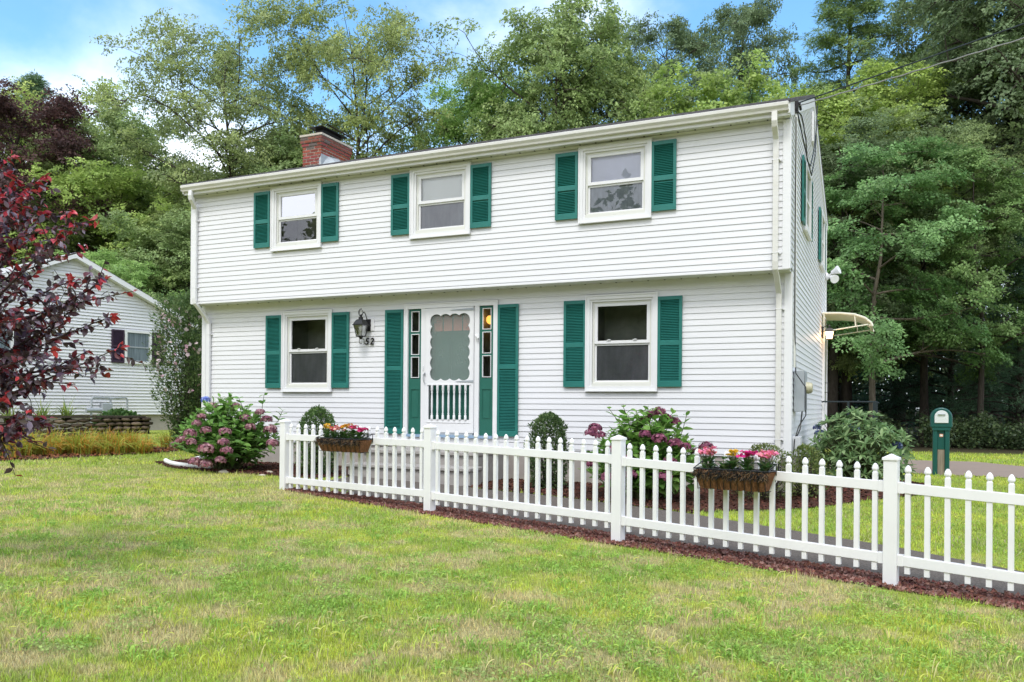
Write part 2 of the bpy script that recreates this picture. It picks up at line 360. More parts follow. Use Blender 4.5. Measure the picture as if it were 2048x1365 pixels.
def sheet(name, poly, off, m, step=.12, label=None):
    P = np.array(poly); xs = np.arange(P[:, 0].min() - step, P[:, 0].max() + step, step); ys = np.arange(P[:, 1].min() - step, P[:, 1].max() + step, step)
    X, Y = np.meshgrid(xs, ys); ins = inpoly(X, Y, poly)
    # pull outside vertices next to the outline onto it so the edge is smooth
    n, mm = X.shape; cell = ins[:-1, :-1] | ins[:-1, 1:] | ins[1:, 1:] | ins[1:, :-1]
    idx = np.arange(n * mm).reshape(n, mm); F = np.stack([idx[:-1, :-1], idx[:-1, 1:], idx[1:, 1:], idx[1:, :-1]], -1)[cell]
    used = np.zeros(n * mm, bool); used[F.ravel()] = True
    Xf = X.ravel().copy(); Yf = Y.ravel().copy(); o_ = used & ~ins.ravel(); q = np.stack([Xf[o_], Yf[o_]], 1)
    A = P; B = np.roll(P, -1, 0); best = np.full(len(q), 1e9); bp = q.copy()
    for a, b in zip(A, B):
        d = b - a; t = np.clip(((q - a) @ d) / (d @ d), 0, 1); pt = a + t[:, None] * d; dd = ((q - pt) ** 2).sum(1)
        u = dd < best; best[u] = dd[u]; bp[u] = pt[u]
    Xf[o_] = bp[:, 0]; Yf[o_] = bp[:, 1]
    r = -np.ones(n * mm, int); r[used] = np.arange(used.sum())
    V = np.stack([Xf, Yf, G(Xf, Yf) + off], 1)[used]
    ob = npmesh(name, V, r[F], m, smooth=True)
    return setp(ob, label, None, kind='structure')
sheet('path', PATH, .012, M['asphalt'], label='dark asphalt walkway running behind the picket fence to the steps')
sheet('garden_bed', BEDR, .018, M['mulch'], label='brown bark mulch bed along the front right of the house')
sheet('garden_bed', BEDL, .018, M['mulch'], label='brown bark mulch bed under the hydrangea at the left corner')
sheet('garden_bed', BEDN, .018, M['mulch'], label='leafy mulch strip beneath the yellowing grass clumps', step=.25)
sheet('driveway', DRIVE, .012, M['drive'], label='worn tan driveway behind the green post', step=.3)
sheet('rock_strip', ROCK, .006, M['mulch'], label='dark soil under the reddish stone strip', step=.1)

# ------------------------------------------------------------------ house
HX0, HX1, LY, UY, RY = -12.16, -1.21, 12.14, 11.84, 19.46
E_ = .0897
RS = .364                                          # roof slope
def roofz(y): return 5.36 + RS * (min(y, 31.35 - y) - 11.62)
house = thing('house', 'white two storey house with green shutters and an overhanging upper floor', 'house', (-6.7, 15.8, 0))
hb = MB(); hb.box(HX0 + .03, HX1 - .03, LY + .02, RY, -.3, .515)
hb.build('foundation', M['foundation'], house)

def siding_front(y, x0, x1, z0, z1, phase, openings, name='wall', sgn=-1):
    """clapboards facing -y; every course tapers out to its butt edge"""
    m = MB(); z = phase
    while z > z0: z -= E_
    while z < z1 - .01:
        a = max(z, z0); b = min(z + E_, z1); segs = [(x0, x1)]
        for ox0, ox1, oz0, oz1 in openings:
            if b > oz0 and a < oz1:
                ns = []
                for s0, s1 in segs:
                    if ox1 <= s0 or ox0 >= s1: ns.append((s0, s1)); continue
                    if ox0 > s0: ns.append((s0, ox0))
                    if ox1 < s1: ns.append((ox1, s1))
                segs = ns
        if b - a > .01:
            for s0, s1 in segs:
                o0 = .0105 * (z + E_ - a) / E_ + .002; o1 = .0105 * (z + E_ - b) / E_ + .002
                y0, y1, yb = y + sgn * o0, y + sgn * o1, y + sgn * .001
                m.add([(s0, y0, a), (s1, y0, a), (s1, y1, b), (s0, y1, b), (s0, yb, a + .004), (s1, yb, a + .004)], [(0, 1, 2, 3), (1, 0, 4, 5)])
        if b - a > .05 and RNG.random() < .55:
            xs_ = RNG.uniform(x0 + .3, x1 - .3)
            if all(not (ox0 - .06 < xs_ < ox1 + .06 and b > oz0 and a < oz1) for ox0, ox1, oz0, oz1 in openings):
                m.add([(xs_, y - .0150, a + .001), (xs_ + .9 * .0035, y - .0150, a + .001), (xs_ + .0035, y - .0045, b), (xs_, y - .0045, b)], [(0, 1, 2, 3)])
        z += E_
    m.box(x0, x1, y + .012, y + .03, z0, z1) if not openings else None
    return m
def siding_side(x, poly_top, y0f, y1, z0, phase, name='wall'):
    """clapboards facing +x under a sloping roof line"""
    m = MB(); z = phase
    while z > z0: z -= E_
    while z < 6.9:
        a = max(z, z0); b = z + E_; s0 = y0f(a); e0 = y1
        if b > 5.30:
            s0 = max(s0, 11.62 + (b - 5.30) / RS); e0 = min(e0, 31.35 - (11.62 + (b - 5.30) / RS))
        if e0 - s0 > .05 and b - a > .01:
            m.add([(x + .013, s0, a), (x + .013, e0, a), (x + .002, e0, b), (x + .002, s0, b), (x + .001, s0, a + .002), (x + .001, e0, a + .002)], [(0, 1, 2, 3), (1, 0, 4, 5)])
        z += E_
    return m
WINS_U = [(-10.20, -9.085), (-7.25, -6.125), (-4.262, -3.138)]
WINS_L = [(-10.182, -9.062), (-4.238, -3.108)]
up_open = [(a + .05, b - .05, 4.03, 5.11) for a, b in WINS_U]
lo_open = [(a + .05, b - .05, 1.49, 2.88) for a, b in WINS_L] + [(-7.50, -5.78, .6, 2.88)]
siding_front(UY, HX0 + .09, HX1 - .085, 3.135, 5.145, 3.162, up_open).build('wall', M['siding'], house)
siding_front(LY, HX0 + .09, HX1 - .085, .50, 3.01, .618, lo_open).build('wall', M['siding'], house)
siding_side(HX1, None, lambda z: (UY if z > 3.1 else LY) + .03, RY - .09, .50, .565).build('wall', M['siding'], house)
m = MB()   # plain sheathing behind: left side, rear, and behind the front boards with the openings left out
m.box(HX0, HX0 + .05, UY + .3, RY, .5, 5.3); m.box(HX0, HX1, RY - .05, RY - .002, .5, 5.3); m.prism([(HX0, UY + .1, 5.2), (HX0, RY - .1, 5.2), (HX0, 15.7, 6.75)], (.05, 0, 0))
m.prism([(HX1 - .06, UY + .1, 3.2), (HX1 - .06, RY - .05, 3.2), (HX1 - .06, RY - .05, 5.2), (HX1 - .06, 15.7, 6.75), (HX1 - .06, UY + .1, 5.2)], (.048, 0, 0)); m.box(HX1 - .06, HX1 - .012, LY + .1, RY - .05, .5, 3.2)
m.box(HX0, HX0 + .05, UY, UY + .3, 3.14, 5.3)
m.build('wall', M['siding'], house)
def sheath(y, z0, z1, opens):
    m = MB(); xs = HX0 + .05
    for a, b, c, d in sorted(opens):
        m.box(xs, a, y + .006, y + .03, z0, z1)
        if c > z0: m.box(a, b, y + .006, y + .03, z0, c)
        m.box(a, b, y + .006, y + .03, d, z1); xs = b
    m.box(xs, HX1 - .062, y + .006, y + .03, z0, z1)
    return m
m1_ = sheath(UY, 3.14, 5.2, up_open); m1_.build('wall', M['siding'], house); sheath(LY, .5, 3.105, lo_open).build('wall', M['siding'], house)

def corner(x0, x1, y0, y1, z0, z1):
    m = MB(); m.box(x0, x1, y0, y1, z0, z1); m.build('corner_board', M['trim'], house, bevel=.003)
corner(HX1 - .085, HX1 + .022, UY - .024, UY + .07, 3.118, 5.17); corner(HX1 - .085, HX1 + .022, LY - .024, LY + .07, .50, 3.107)
corner(HX0 - .01, HX0 + .09, UY - .024, UY + .07, 3.118, 5.17); corner(HX0 - .01, HX0 + .09, LY - .024, LY + .07, .50, 3.107)
corner(HX1 - .06, HX1 + .024, RY - .09, RY + .02, .50, 5.25)
m = MB(); m.box(HX0 + .09, HX1 - .085, UY - .012, UY + .01, 5.148, 5.185); m.build('frieze', M['trim'], house)
m = MB(); m.box(HX0 + .09, HX1 - .085, LY - .014, LY + .01, 2.975, 3.107); m.build('frieze', M['trim'], house)
m = MB(); m.box(HX0, HX1 + .01, UY - .02, UY + .04, 3.112, 3.136)          # drip edge under the overhang
m.build('overhang_trim', M['trim'], house)
# soffits: boards with a shallow groove every 0.13 m and vent slots
def soffit(y0, y1, z):
    m = MB(); x = HX0
    while x < HX1:
        x1 = min(x + .125, HX1 + .01); m.box(x, x1 - .004, y0, y1, z, z + .012); x = x1
    m.box(HX0, HX1, y0, y1, z + .008, z + .03); return m
soffit(UY + .04, LY + .02, 3.108).build('soffit', M['soffit'], house)
soffit(11.67, UY + .02, 5.19).build('soffit', M['soffit'], house)
x = HX0 + .4; sv = MB(); sv.box(x, x + .02, UY - .05, UY - .022, 5.183, 5.189); sv = sv.build('soffit_vent', M['metalblack'], house); so = ORG[sv.name].copy()
for i in range(1, 42): copy_obj(sv, so + np.array([.25 * i, 0, 0]), house)
for i in range(0, 42): copy_obj(sv, so + np.array([.25 * i, LY - UY - .01, 3.101 - 5.183]), house)
m = MB(); m.box(HX0 - .02, HX1 + .02, 11.645, 11.672, 5.17, 5.36); m.build('fascia', M['trim'], house)
# gutter (K profile)
gp = [(11.645, 5.335), (11.645, 5.222), (11.585, 5.222), (11.577, 5.25), (11.548, 5.285), (11.545, 5.325), (11.553, 5.332), (11.556, 5.322), (11.563, 5.285), (11.59, 5.24), (11.635, 5.232), (11.638, 5.335)]
m = MB(); m.prism([(HX0 - .01, y, z) for y, z in gp], (HX1 - HX0 + .015, 0, 0)); m.box(HX0 - .012, HX0 - .009, 11.56, 11.643, 5.226, 5.33); m.box(HX1 + .006, HX1 + .009, 11.56, 11.643, 5.226, 5.33)
gut = m.build('gutter', M['gutter'], house)
def downspout(x, pts, w=.075, h=.055):
    m = MB(); m.rtube([(x + dx, y, z) for dx, y, z in pts], w, h)
    o = m.build('downspout', M['gutter'] if x > -5 else M['trim'], house, bevel=.008)
    return m
downspout(-1.385, [(0, 11.61, 5.24), (0, 11.60, 5.10), (0, 11.625, 5.04), (0, 11.72, 4.97), (0, 11.785, 4.90), (0, 11.79, 4.5), (0, 11.79, 3.22), (0, 11.80, 3.12), (.01, 11.90, 3.03), (.015, 12.02, 2.90), (.02, 12.085, 2.82), (.02, 12.09, 2.6), (.02, 12.09, .30), (.02, 12.02, .2), (.03, 11.8, .12)])
downspout(-12.03, [(.07, 11.61, 5.24), (.07, 11.60, 5.14), (.06, 11.62, 5.07), (.03, 11.72, 4.99), (0, 11.785, 4.92), (0, 11.79, 4.5), (0, 11.79, 3.22), (.0, 11.80, 3.13), (.02, 11.92, 3.0), (.05, 12.05, 2.84), (.06, 12.09, 2.76), (.06, 12.09, 2.5), (.06, 12.09, .30), (.05, 12.02, .2), (0, 11.8, .14)], w=.085)
for x, y, z in ((-1.385, 11.79, 4.62), (-1.385, 11.79, 3.34), (-1.365, 12.09, 2.60), (-1.365, 12.09, .76), (-12.03, 11.79, 4.70), (-12.03, 11.79, 3.42), (-11.97, 12.09, 2.55)):
    m = MB(); m.box(x - .052, x + .052, y - .031, y + .05, z - .004, z + .004); m.box(x + .05, x + .075, y + .012, y + .03, z - .012, z + .012); m.build('strap', M['trim'], house)
# roof, in shingle courses
m = MB(); ys = np.arange(11.60, 15.68, .14)
for i, y in enumerate(ys):
    y2 = min(y + .16, 15.68); z = roofz(y) + .0; z2 = roofz(y2)
    x = HX0 - .03 - (i % 3) * .11; 
    while x < HX1 + .03:
        xx = min(x + .33, HX1 + .035); xa = max(x, HX0 - .035)
        dz = RNG.uniform(0, .004); m.add([(xa, y, z), (xx - .004, y, z), (xx - .004, y2, z2 - .006), (xa, y2, z2 - .006), (xa, y, z + .012 + dz), (xx - .004, y, z + .012 + dz), (xx - .004, y2, z2 + .002), (xa, y2, z2 + .002)], [(4, 5, 6, 7), (0, 1, 5, 4), (1, 2, 6, 5), (3, 0, 4, 7)])
        x += .33
m.prism([(HX0 - .034, 11.61, roofz(11.61) - .03), (HX0 - .034, 11.61, roofz(11.61) - .001), (HX0 - .034, 15.68, roofz(15.68) - .001), (HX0 - .034, 19.74, roofz(19.74) - .001), (HX0 - .034, 19.74, roofz(19.74) - .03), (HX0 - .034, 15.68, roofz(15.68) - .05)], (HX1 - HX0 + .068, 0, 0))
m.build('roof', M['shingle'], house)
dz = .17
for xa, xb in ((HX1 - .002, HX1 + .026), (HX0 - .026, HX0 + .002)):
    m = MB(); m.prism([(xa, 11.62, 5.34), (xa, 15.675, roofz(15.675) - .035), (xa, 15.675, roofz(15.675) - .035 - dz), (xa, 11.80, 5.36 - dz + .015), (xa, 11.62, 5.36 - dz)], (xb - xa, 0, 0)); m.build('rake_board', M['trim'], house)
    m = MB(); m.prism([(xa, 19.73, 5.34), (xa, 19.73, 5.36 - dz), (xa, 19.5, 5.36 - dz), (xa, 15.675, roofz(15.675) - .035 - dz), (xa, 15.675, roofz(15.675) - .035)], (xb - xa, 0, 0)); m.build('rake_board', M['trim'], house)
# gable vent
m = MB(); m.box(HX1 + .012, HX1 + .05, 15.30, 15.36, 5.95, 6.42); m.box(HX1 + .012, HX1 + .05, 15.64, 15.70, 5.95, 6.42); m.box(HX1 + .012, HX1 + .048, 15.36, 15.64, 6.36, 6.42); m.box(HX1 + .012, HX1 + .052, 15.30, 15.70, 5.90, 5.95)
for z in np.arange(5.97, 6.34, .04): m.add([(HX1 + .045, 15.36, z), (HX1 + .045, 15.64, z), (HX1 + .018, 15.64, z + .035), (HX1 + .018, 15.36, z + .035)], [(0, 1, 2, 3)])
m.build('gable_vent', M['trim'], house)

# chimney
chm = MB(); cx0, cx1, cy0, cy1 = -11.845, -11.34, 14.72, 15.78
chm.box(cx0 + .008, cx1 - .008, cy0 + .008, cy1 - .008, 6.2, 6.93, (.58, .54, .46)); chm.box(cx0 - .01, cx1 + .01, cy0 - .01, cy1 + .01, 6.93, 7.0, (.34, .30, .26)); chm.box(cx0 - .03, cx1 + .03, cy0 - .03, cy1 + .03, 7.0, 7.145, (.30, .27, .23))
chm.prism([(cx0 - .05, cy0 - .05, 7.145), (cx1 + .05, cy0 - .05, 7.145), (cx1 + .05, cy1 + .05, 7.145), (cx0 - .05, cy1 + .05, 7.145)], (0, 0, .045), (.55, .50, .42))
cz = 6.26; k = 0
while cz < 7.12:
    e = 0 if cz < 6.92 else (.018 if cz < 6.99 else .038)
    soot = max(0, (cz - 6.93) / .2)
    def bc():
        b = np.array([.30, .082, .060]) * RNG.uniform(.75, 1.15) + RNG.uniform(-.01, .02, 3)
        if RNG.random() < .12: b = np.array([.16, .13, .12])
        b = b * (1 - min(.55, soot * .6)) + np.array([.12, .09, .07]) * min(.55, soot * .6); return tuple(b)
    for (a0, a1, fixed, ax) in ((cx0 - e, cx1 + e, cy0 - e, 'f'), (cy0 - e, cy1 + e, cx1 + e, 's')):
        t = a0 - (.107 if k % 2 else 0)
        while t < a1:
            s0 = max(t, a0); s1 = min(t + .196, a1)
            if s1 - s0 > .02:
                if ax == 'f': chm.box(s0, s1, fixed - .002, fixed + .03, cz, cz + .050, bc())
                else: chm.box(fixed - .03, fixed + .002, s0 + (.002), s1, cz, cz + .050, bc())
            t += .213
    cz += .068; k += 1
chimney = chm.build('chimney', M['brick'], house, colors=True)
m = MB(); zz = 7.19
m.box(-11.70, -11.42, 14.86, 15.62, zz, zz + .03)
m.box(-11.66, -11.46, 14.92, 15.56, zz + .03, zz + .10)
m.prism([(-11.72, 14.75, zz + .17), (-11.34, 14.75, zz + .17), (-11.34, 15.70, zz + .17), (-11.72, 15.70, zz + .17)], (0, 0, .012)); m.prism([(-11.64, 14.90, zz + .10), (-11.44, 14.90, zz + .10), (-11.44, 15.58, zz + .10), (-11.64, 15.58, zz + .10)], (0, 0, .07))
cap = m.build('chimney_cap', M['metalblack'], chimney)
m = MB(); m.add([(cx1 + .006, cy0 - .01, 6.46), (cx1 + .006, cy0 - .01, 6.74), (cx1 + .006, cy0 + .25, 6.74), (cx1 + .006, cy0 + .62, 6.78), (cx1 + .006, cy0 + .9, 6.74), (cx1 + .22, cy0 + .35, 6.56)], [(0, 1, 2, 5), (2, 3, 5), (3, 4, 5)]); m.add([(cx1 - .05, cy0 - .012, 6.44), (cx1 + .006, cy0 - .012, 6.44), (cx1 + .006, cy0 - .012, 6.70), (cx1 - .05, cy0 - .012, 6.62)], [(0, 1, 2, 3)])
m.build('flashing', M['lead'], chimney)

# windows ------------------------------------------------------------
def frame_boxes(m, x0, x1, z0, z1, w, y0, y1, wb=None):
    wb = wb or w
    m.box(x0, x0 + w, y0, y1, z0, z1); m.box(x1 - w, x1, y0, y1, z0, z1); m.box(x0 + w, x1 - w, y0 + .001, y1, z1 - w, z1); m.box(x0 + w, x1 - w, y0 + .001, y1, z0, z0 + wb)
def window(y, x0, x1, z0, z1, upper_mat, upper_back, lower_back, label=None, clips=False):
    w = MB()
    frame_boxes(w, x0, x1, z0, z1, .062, y - .045, y + .02)                      # casing, two steps
    frame_boxes(w, x0 - .006, x1 + .006, z0 - .006, z1 + .006, .02, y - .058, y - .02)
    frame_boxes(w, x0 + .062, x1 - .062, z0 + .062, z1 - .062, .034, y - .024, y + .03)
    w.box(x0 - .004, x1 + .004, y - .064, y - .02, z0 - .018, z0 - .004)
    fr = w.build('window', M['trim'], house)
    if label: fr['label'] = label
    ix0, ix1, iz0, iz1 = x0 + .096, x1 - .096, z0 + .075, z1 - .096
    zm = (iz0 + iz1) / 2 + .018
    s = MB(); frame_boxes(s, ix0 + .004, ix1 - .004, iz0 + .03, iz1, .026, y + .002, y + .055); s.box(ix0, ix1, y - .028, y + .03, iz0 - .012, iz0 + .032)
    s.box((ix0 + ix1) / 2 - .02, (ix0 + ix1) / 2 + .02, y - .031, y - .027, iz0 + .002, iz0 + .008)
    s.build('sill', M['cream'], fr)
    s = MB(); frame_boxes(s, ix0 + .03, ix1 - .03, zm - .018, iz1 - .022, .048, y + .008, y + .04, .046)
    if clips:
        for cxx in (.28, .72):
            cx_ = ix0 + (ix1 - ix0) * cxx; s.box(cx_ - .03, cx_ + .03, y - .004, y + .01, zm + .027, zm + .040); s.box(cx_ - .006, cx_ + .03, y - .012, y + .006, zm + .036, zm + .046)
    s.build('sash', M['trim'], fr)
    s = MB(); frame_boxes(s, ix0 + .03, ix1 - .03, iz0 + .03, zm - .02, .028, y + .034, y + .062, .05); s.build('sash', M['trim'], fr)
    s = MB(); s.add([(ix0 + .076, y + .03, zm + .02), (ix1 - .076, y + .03, zm + .02), (ix1 - .076, y + .03, iz1 - .06), (ix0 + .076, y + .03, iz1 - .06)], [(0, 1, 2, 3)]); s.build('pane', upper_mat, fr)
    s = MB(); s.add([(ix0 + .057, y + .05, iz0 + .07), (ix1 - .057, y + .05, iz0 + .07), (ix1 - .057, y + .05, zm - .045), (ix0 + .057, y + .05, zm - .045)], [(0, 1, 2, 3)]); s.build('pane', M['glass'], fr)
    if upper_back:
        s = MB(); s.box(ix0 + .05, ix1 - .05, y + .075, y + .08, zm - .02, iz1 - .02); s.build('blind', upper_back, fr)
    if lower_back:
        s = MB(); s.box(ix0 + .03, ix1 - .03, y + .071, y + .076, iz0 + .04, zm - .021); s.build('screen', lower_back, fr)
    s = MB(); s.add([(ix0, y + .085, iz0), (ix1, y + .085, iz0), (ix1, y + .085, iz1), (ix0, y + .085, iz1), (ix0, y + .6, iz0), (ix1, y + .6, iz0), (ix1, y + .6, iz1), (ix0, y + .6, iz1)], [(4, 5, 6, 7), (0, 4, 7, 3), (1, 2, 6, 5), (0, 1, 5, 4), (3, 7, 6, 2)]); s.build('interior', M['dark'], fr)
    return fr
window(UY, *WINS_U[0], 4.000, 5.142, M['glass_sky'], None, None, 'window reflecting white cloud and a tree crown')
window(UY, *WINS_U[1], 4.000, 5.150, M['glass'], M['shade'], M['screen'], 'window with a white blind behind the upper pane')
window(UY, *WINS_U[2], 4.000, 5.150, M['glass'], M['shade2'], M['greyshade'], 'window with a lavender blind above and a grey curtain below')
window(LY, *WINS_L[0], 1.450, 2.918, M['glass'], None, M['screen'], 'dark window beside the wall lantern', clips=True)
window(LY, *WINS_L[1], 1.455, 2.922, M['glass'], None, M['screen'], 'dark window above the purple hydrangea', clips=True)

def shutter_mesh(w, h, mid):
    """louvred shutter, built facing -y with its lower left corner at the origin; mid = height of the middle rail"""
    m = MB(); st = .042
    m.box(0, st, 0, .03, 0, h); m.box(w - st, w, 0, .03, 0, h)
    rails = ((0, .085), (mid - .035, mid + .035), (h - .055, h))
    for a, b in rails: m.box(st, w - st, .0015, .03, a, b)
    for (a, b) in ((rails[0][1], rails[1][0]), (rails[1][1], rails[2][0])):
        z = a
        while z < b - .012:
            m.add([(st, .004, z), (w - st, .004, z), (w - st, .021, z + .0145), (st, .021, z + .0145), (st, .010, z - .003), (w - st, .010, z - .003), (st, .0255, z + .010), (w - st, .0255, z + .010)], [(0, 1, 2, 3), (1, 0, 4, 5), (5, 4, 6, 7)]); z += .0245
    m.box(st * .7, w - st * .7, .0285, .03, .01, h - .01)
    for x in (.02, w - .02):
        for z in (.03, h * .5, h - .03): m.box(x - .004, x + .004, -.002, .002, z - .004, z + .004)
    return m
def shift(m, dx, dy, dz):
    m.v = [(x + dx, y + dy, z + dz) for x, y, z in m.v]; return m
def place_shutters(spots, y, w, h, mid, z):
    proto = None
    for x in spots:
        if proto is None: proto = shift(shutter_mesh(w, h, mid), x, y - .05, z).build('shutter', M['green'], house, origin=(x, y - .05, z))
        else: copy_obj(proto, (x, y - .05, z), house)
place_shutters([-10.602, -9.083, -7.628, -6.119, -4.648, -3.138], UY, .368, 1.02, .475, 4.072)
place_shutters([-10.565, -9.058, -4.605, -3.104], LY, .368, 1.352, .655, 1.508)
place_shutters([-7.925, -5.757], LY, .37, 2.148, 1.13, .709)

# entrance ------------------------------------------------------------
ent = MB()
y = LY
ent.box(-7.523, -7.462, y - .05, y + .02, .70, 2.93); ent.box(-5.832, -5.765, y - .05, y + .02, .50, 2.93); ent.box(-7.462, -5.832, y - .05, y + .02, 2.853, 2.93)
ent.box(-7.535, -5.753, y - .062, y - .02, 2.918, 2.936); ent.box(-7.535, -7.515, y - .06, y - .02, .70, 2.918); ent.box(-5.773, -5.753, y - .06, y - .02, .5, 2.918)
ent.box(-7.200, -7.122, y - .04, y + .03, .715, 2.853); ent.box(-6.178, -6.095, y - .04, y + .03, .715, 2.853)
ent.box(-7.52, -5.77, y - .028, y + .01, .50, .668)
entr = ent.build('door_surround', M['trim'], house)
m = MB(); m.box(-7.46, -5.835, y - .075, y + .02, .668, .712); m.build('threshold', M['sill'], entr)
m = MB(); m.box(-7.1, -6.2, y - .05, y - .03, .712, .75)
m.build('door_sweep', M['greymetal'], entr)
for sx, lit in ((-7.458, 0), (-6.092, 1)):
    m = MB(); w = .257
    m.box(sx, sx + .045, y - .012, y + .03, .715, 2.853); m.box(sx + w - .045, sx + w, y - .012, y + .03, .715, 2.853)
    for a, b in ((.715, .97), (1.475, 1.66), (2.03, 2.06) , (2.42, 2.455), (2.815, 2.853)): m.box(sx + .045, sx + w - .045, y - .012, y + .03, a, b)
    m.box(sx + .045, sx + w - .045, y - .001, y + .03, .97, 1.475); m.box(sx + .07, sx + w - .07, y - .008, y + .02, 1.0, 1.445)
    sl = m.build('sidelight', M['dgreen'], house)
    if lit: sl['label'] = 'green sidelight with an orange globe light glowing inside'
    for a, b in ((1.675, 2.035), (2.068, 2.425), (2.462, 2.813)):
        f = MB(); frame_boxes(f, sx + .047, sx + w - .047, a, b, .011, y - .02, y + .01); f.build('pane_frame', M['trim'], sl)
        f = MB(); f.add([(sx + .056, y + .002, a + .01), (sx + w - .056, y + .002, a + .01), (sx + w - .056, y + .002, b - .01), (sx + .056, y + .002, b - .01)], [(0, 1, 2, 3)]); f.build('pane', M['glass'], sl)
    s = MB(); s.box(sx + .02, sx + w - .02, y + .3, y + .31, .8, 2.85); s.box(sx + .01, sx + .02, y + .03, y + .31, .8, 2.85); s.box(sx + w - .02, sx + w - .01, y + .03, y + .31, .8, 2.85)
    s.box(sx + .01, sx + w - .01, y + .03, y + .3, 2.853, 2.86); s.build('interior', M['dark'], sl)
    if lit:
        s = MB(); s.lathe((-5.975, y + .12, 2.56), [(.01, 0), (.045, .02), (.062, .06), (.058, .11), (.03, .14)], 16); s.build('globe_light', M['glow2'], sl, smooth=True)
# inner door
m = MB(); dy = y + .10
m.box(-7.12, -6.18, dy, dy + .04, .72, 2.85); 
for a, b in ((-7.02, -6.68), (-6.62, -6.28)):
    m.box(a, b, dy - .006, dy + .01, 1.0, 1.42); m.box(a, b, dy - .006, dy + .01, 1.55, 2.36)
    m.box(a + .03, b - .03, dy - .014, dy + .01, 1.03, 1.39); m.box(a + .03, b - .03, dy - .014, dy + .01, 1.58, 2.33)
door = m.build('front_door', M['dgreen'], house)
m = MB()
for i in range(4): m.box(-7.02 + i * .187, -6.86 + i * .187, dy - .01, dy + .005, 2.47, 2.73)
m.build('pane', M['pinkglass'], door)
# screen door with a scalloped opening
m = MB(); ya, yb = y - .055, y - .022
X0, X1, Z0, Z1 = -7.118, -6.184, .752, 2.846; sx0, sx1, sz0, sz1 = -6.985, -6.290, 1.655, 2.710
inner = []
def wave(p0, p1, n, amp, nx, nz):
    k = n * 8
    for i in range(k):
        t = i / k; s_ = abs(sin(t * n * pi)) ** .8 * amp
        inner.append((p0[0] + (p1[0] - p0[0]) * t + nx * s_, p0[1] + (p1[1] - p0[1]) * t + nz * s_))
am = .032
wave((sx0, sz0), (sx1, sz0), 4, am, 0, -1) ; wave((sx1, sz0), (sx1, sz1), 6, am, 1, 0); wave((sx1, sz1), (sx0, sz1), 4, am, 0, 1); wave((sx0, sz1), (sx0, sz0), 6, am, -1, 0)
inner = [(x, z) for x, z in inner]
cxm, czm = (sx0 + sx1) / 2, (sz0 + sz1) / 2; zb = 1.575
def torect(x, z):
    dx, dz = x - cxm, z - czm; t = min(((X1 - .008 if dx > 0 else X0 + .008) - cxm) / dx if abs(dx) > 1e-6 else 9, ((Z1 - .008 if dz > 0 else zb) - czm) / dz if abs(dz) > 1e-6 else 9)
    return cxm + dx * t, czm + dz * t
outr = [torect(*p) for p in inner]; nn = len(inner)
V = [(x, ya, z) for x, z in outr] + [(x, ya, z) for x, z in inner] + [(x, ya + .02, z) for x, z in inner]
m.add(V, [(i, (i + 1) % nn, nn + (i + 1) % nn, nn + i) for i in range(nn)] + [(nn + i, nn + (i + 1) % nn, 2 * nn + (i + 1) % nn, 2 * nn + i) for i in range(nn)])
m.add([(X0, ya, zb), (X0, ya, Z1), (X0 + .01, ya, Z1 - .008), (X0 + .01, ya, zb), (X1, ya, zb), (X1, ya, Z1), (X1 - .01, ya, Z1 - .008), (X1 - .01, ya, zb)], [(0, 3, 2, 1), (4, 5, 6, 7), (1, 2, 6, 5)])
# the corner triangles left between the projected outline and the rectangle
for xx in (X0 + .008, X1 - .008):
    for zz_ in (zb, Z1 - .008):
        near = sorted(outr, key=lambda p: (p[0] - xx) ** 2 + (p[1] - zz_) ** 2)[:3]
        m.add([(xx, ya + .0005, zz_)] + [(a, ya + .0005, b) for a, b in near], [(0, 1, 2), (0, 2, 3), (0, 1, 3)])
m.box(X0, X0 + .012, ya + .001, yb, Z0, Z1); m.box(X1 - .012, X1, ya + .001, yb, Z0, Z1); m.box(X0, X1, ya + .001, yb, Z1 - .012, Z1)
m.box(X0 + .012, X0 + .078, ya, yb, Z0, zb); m.box(X1 - .078, X1 - .012, ya, yb, Z0, zb); m.box(X0 + .078, X1 - .078, ya, yb, Z0, .968); m.box(X0 + .078, X1 - .078, ya, yb, 1.545, zb)
m.box(X0 + .04, X1 - .06, ya - .008, ya, .915, .925); m.box(X0 + .05, X1 - .05, ya - .012, ya, 1.548, 1.562)
sd = m.build('screen_door', M['trim'], house); sd['label'] = 'white screen door with a scalloped mesh opening and turned spindles'
scrm = mat('door screen mesh', (0.30, 0.35, 0.33), .8, .15, var=.12, vscale=2)
nt_ = scrm.node_tree; tb = N(nt_, 'ShaderNodeBsdfTransparent'); mxs = N(nt_, 'ShaderNodeMixShader'); mxs.inputs[0].default_value = .5; pb = [q for q in nt_.nodes if q.type == 'BSDF_PRINCIPLED'][0]; on = [q for q in nt_.nodes if q.type == 'OUTPUT_MATERIAL'][0]
nt_.links.new(tb.outputs[0], mxs.inputs[1]); nt_.links.new(pb.outputs[0], mxs.inputs[2]); nt_.links.new(mxs.outputs[0], on.inputs[0])
s = MB(); s.add([(sx0 - .05, yb - .003, sz0 - .05), (sx1 + .05, yb - .003, sz0 - .05), (sx1 + .05, yb - .003, sz1 + .05), (sx0 - .05, yb - .003, sz1 + .05)], [(0, 1, 2, 3)]); s.build('mesh_screen', scrm, sd)
for i in range(7):
    s = MB(); xx = -6.968 + i * .1065
    prof = [(.022, 0), (.022, .07), (.013, .085), (.019, .10), (.012, .12), (.016, .16), (.018, .22), (.018, .34), (.016, .40), (.012, .44), (.019, .46), (.013, .475), (.022, .49), (.022, .577)]
    s.lathe((xx, ya - .004, .968), prof, 10); s.build('spindle', M['trim'], sd, smooth=True)
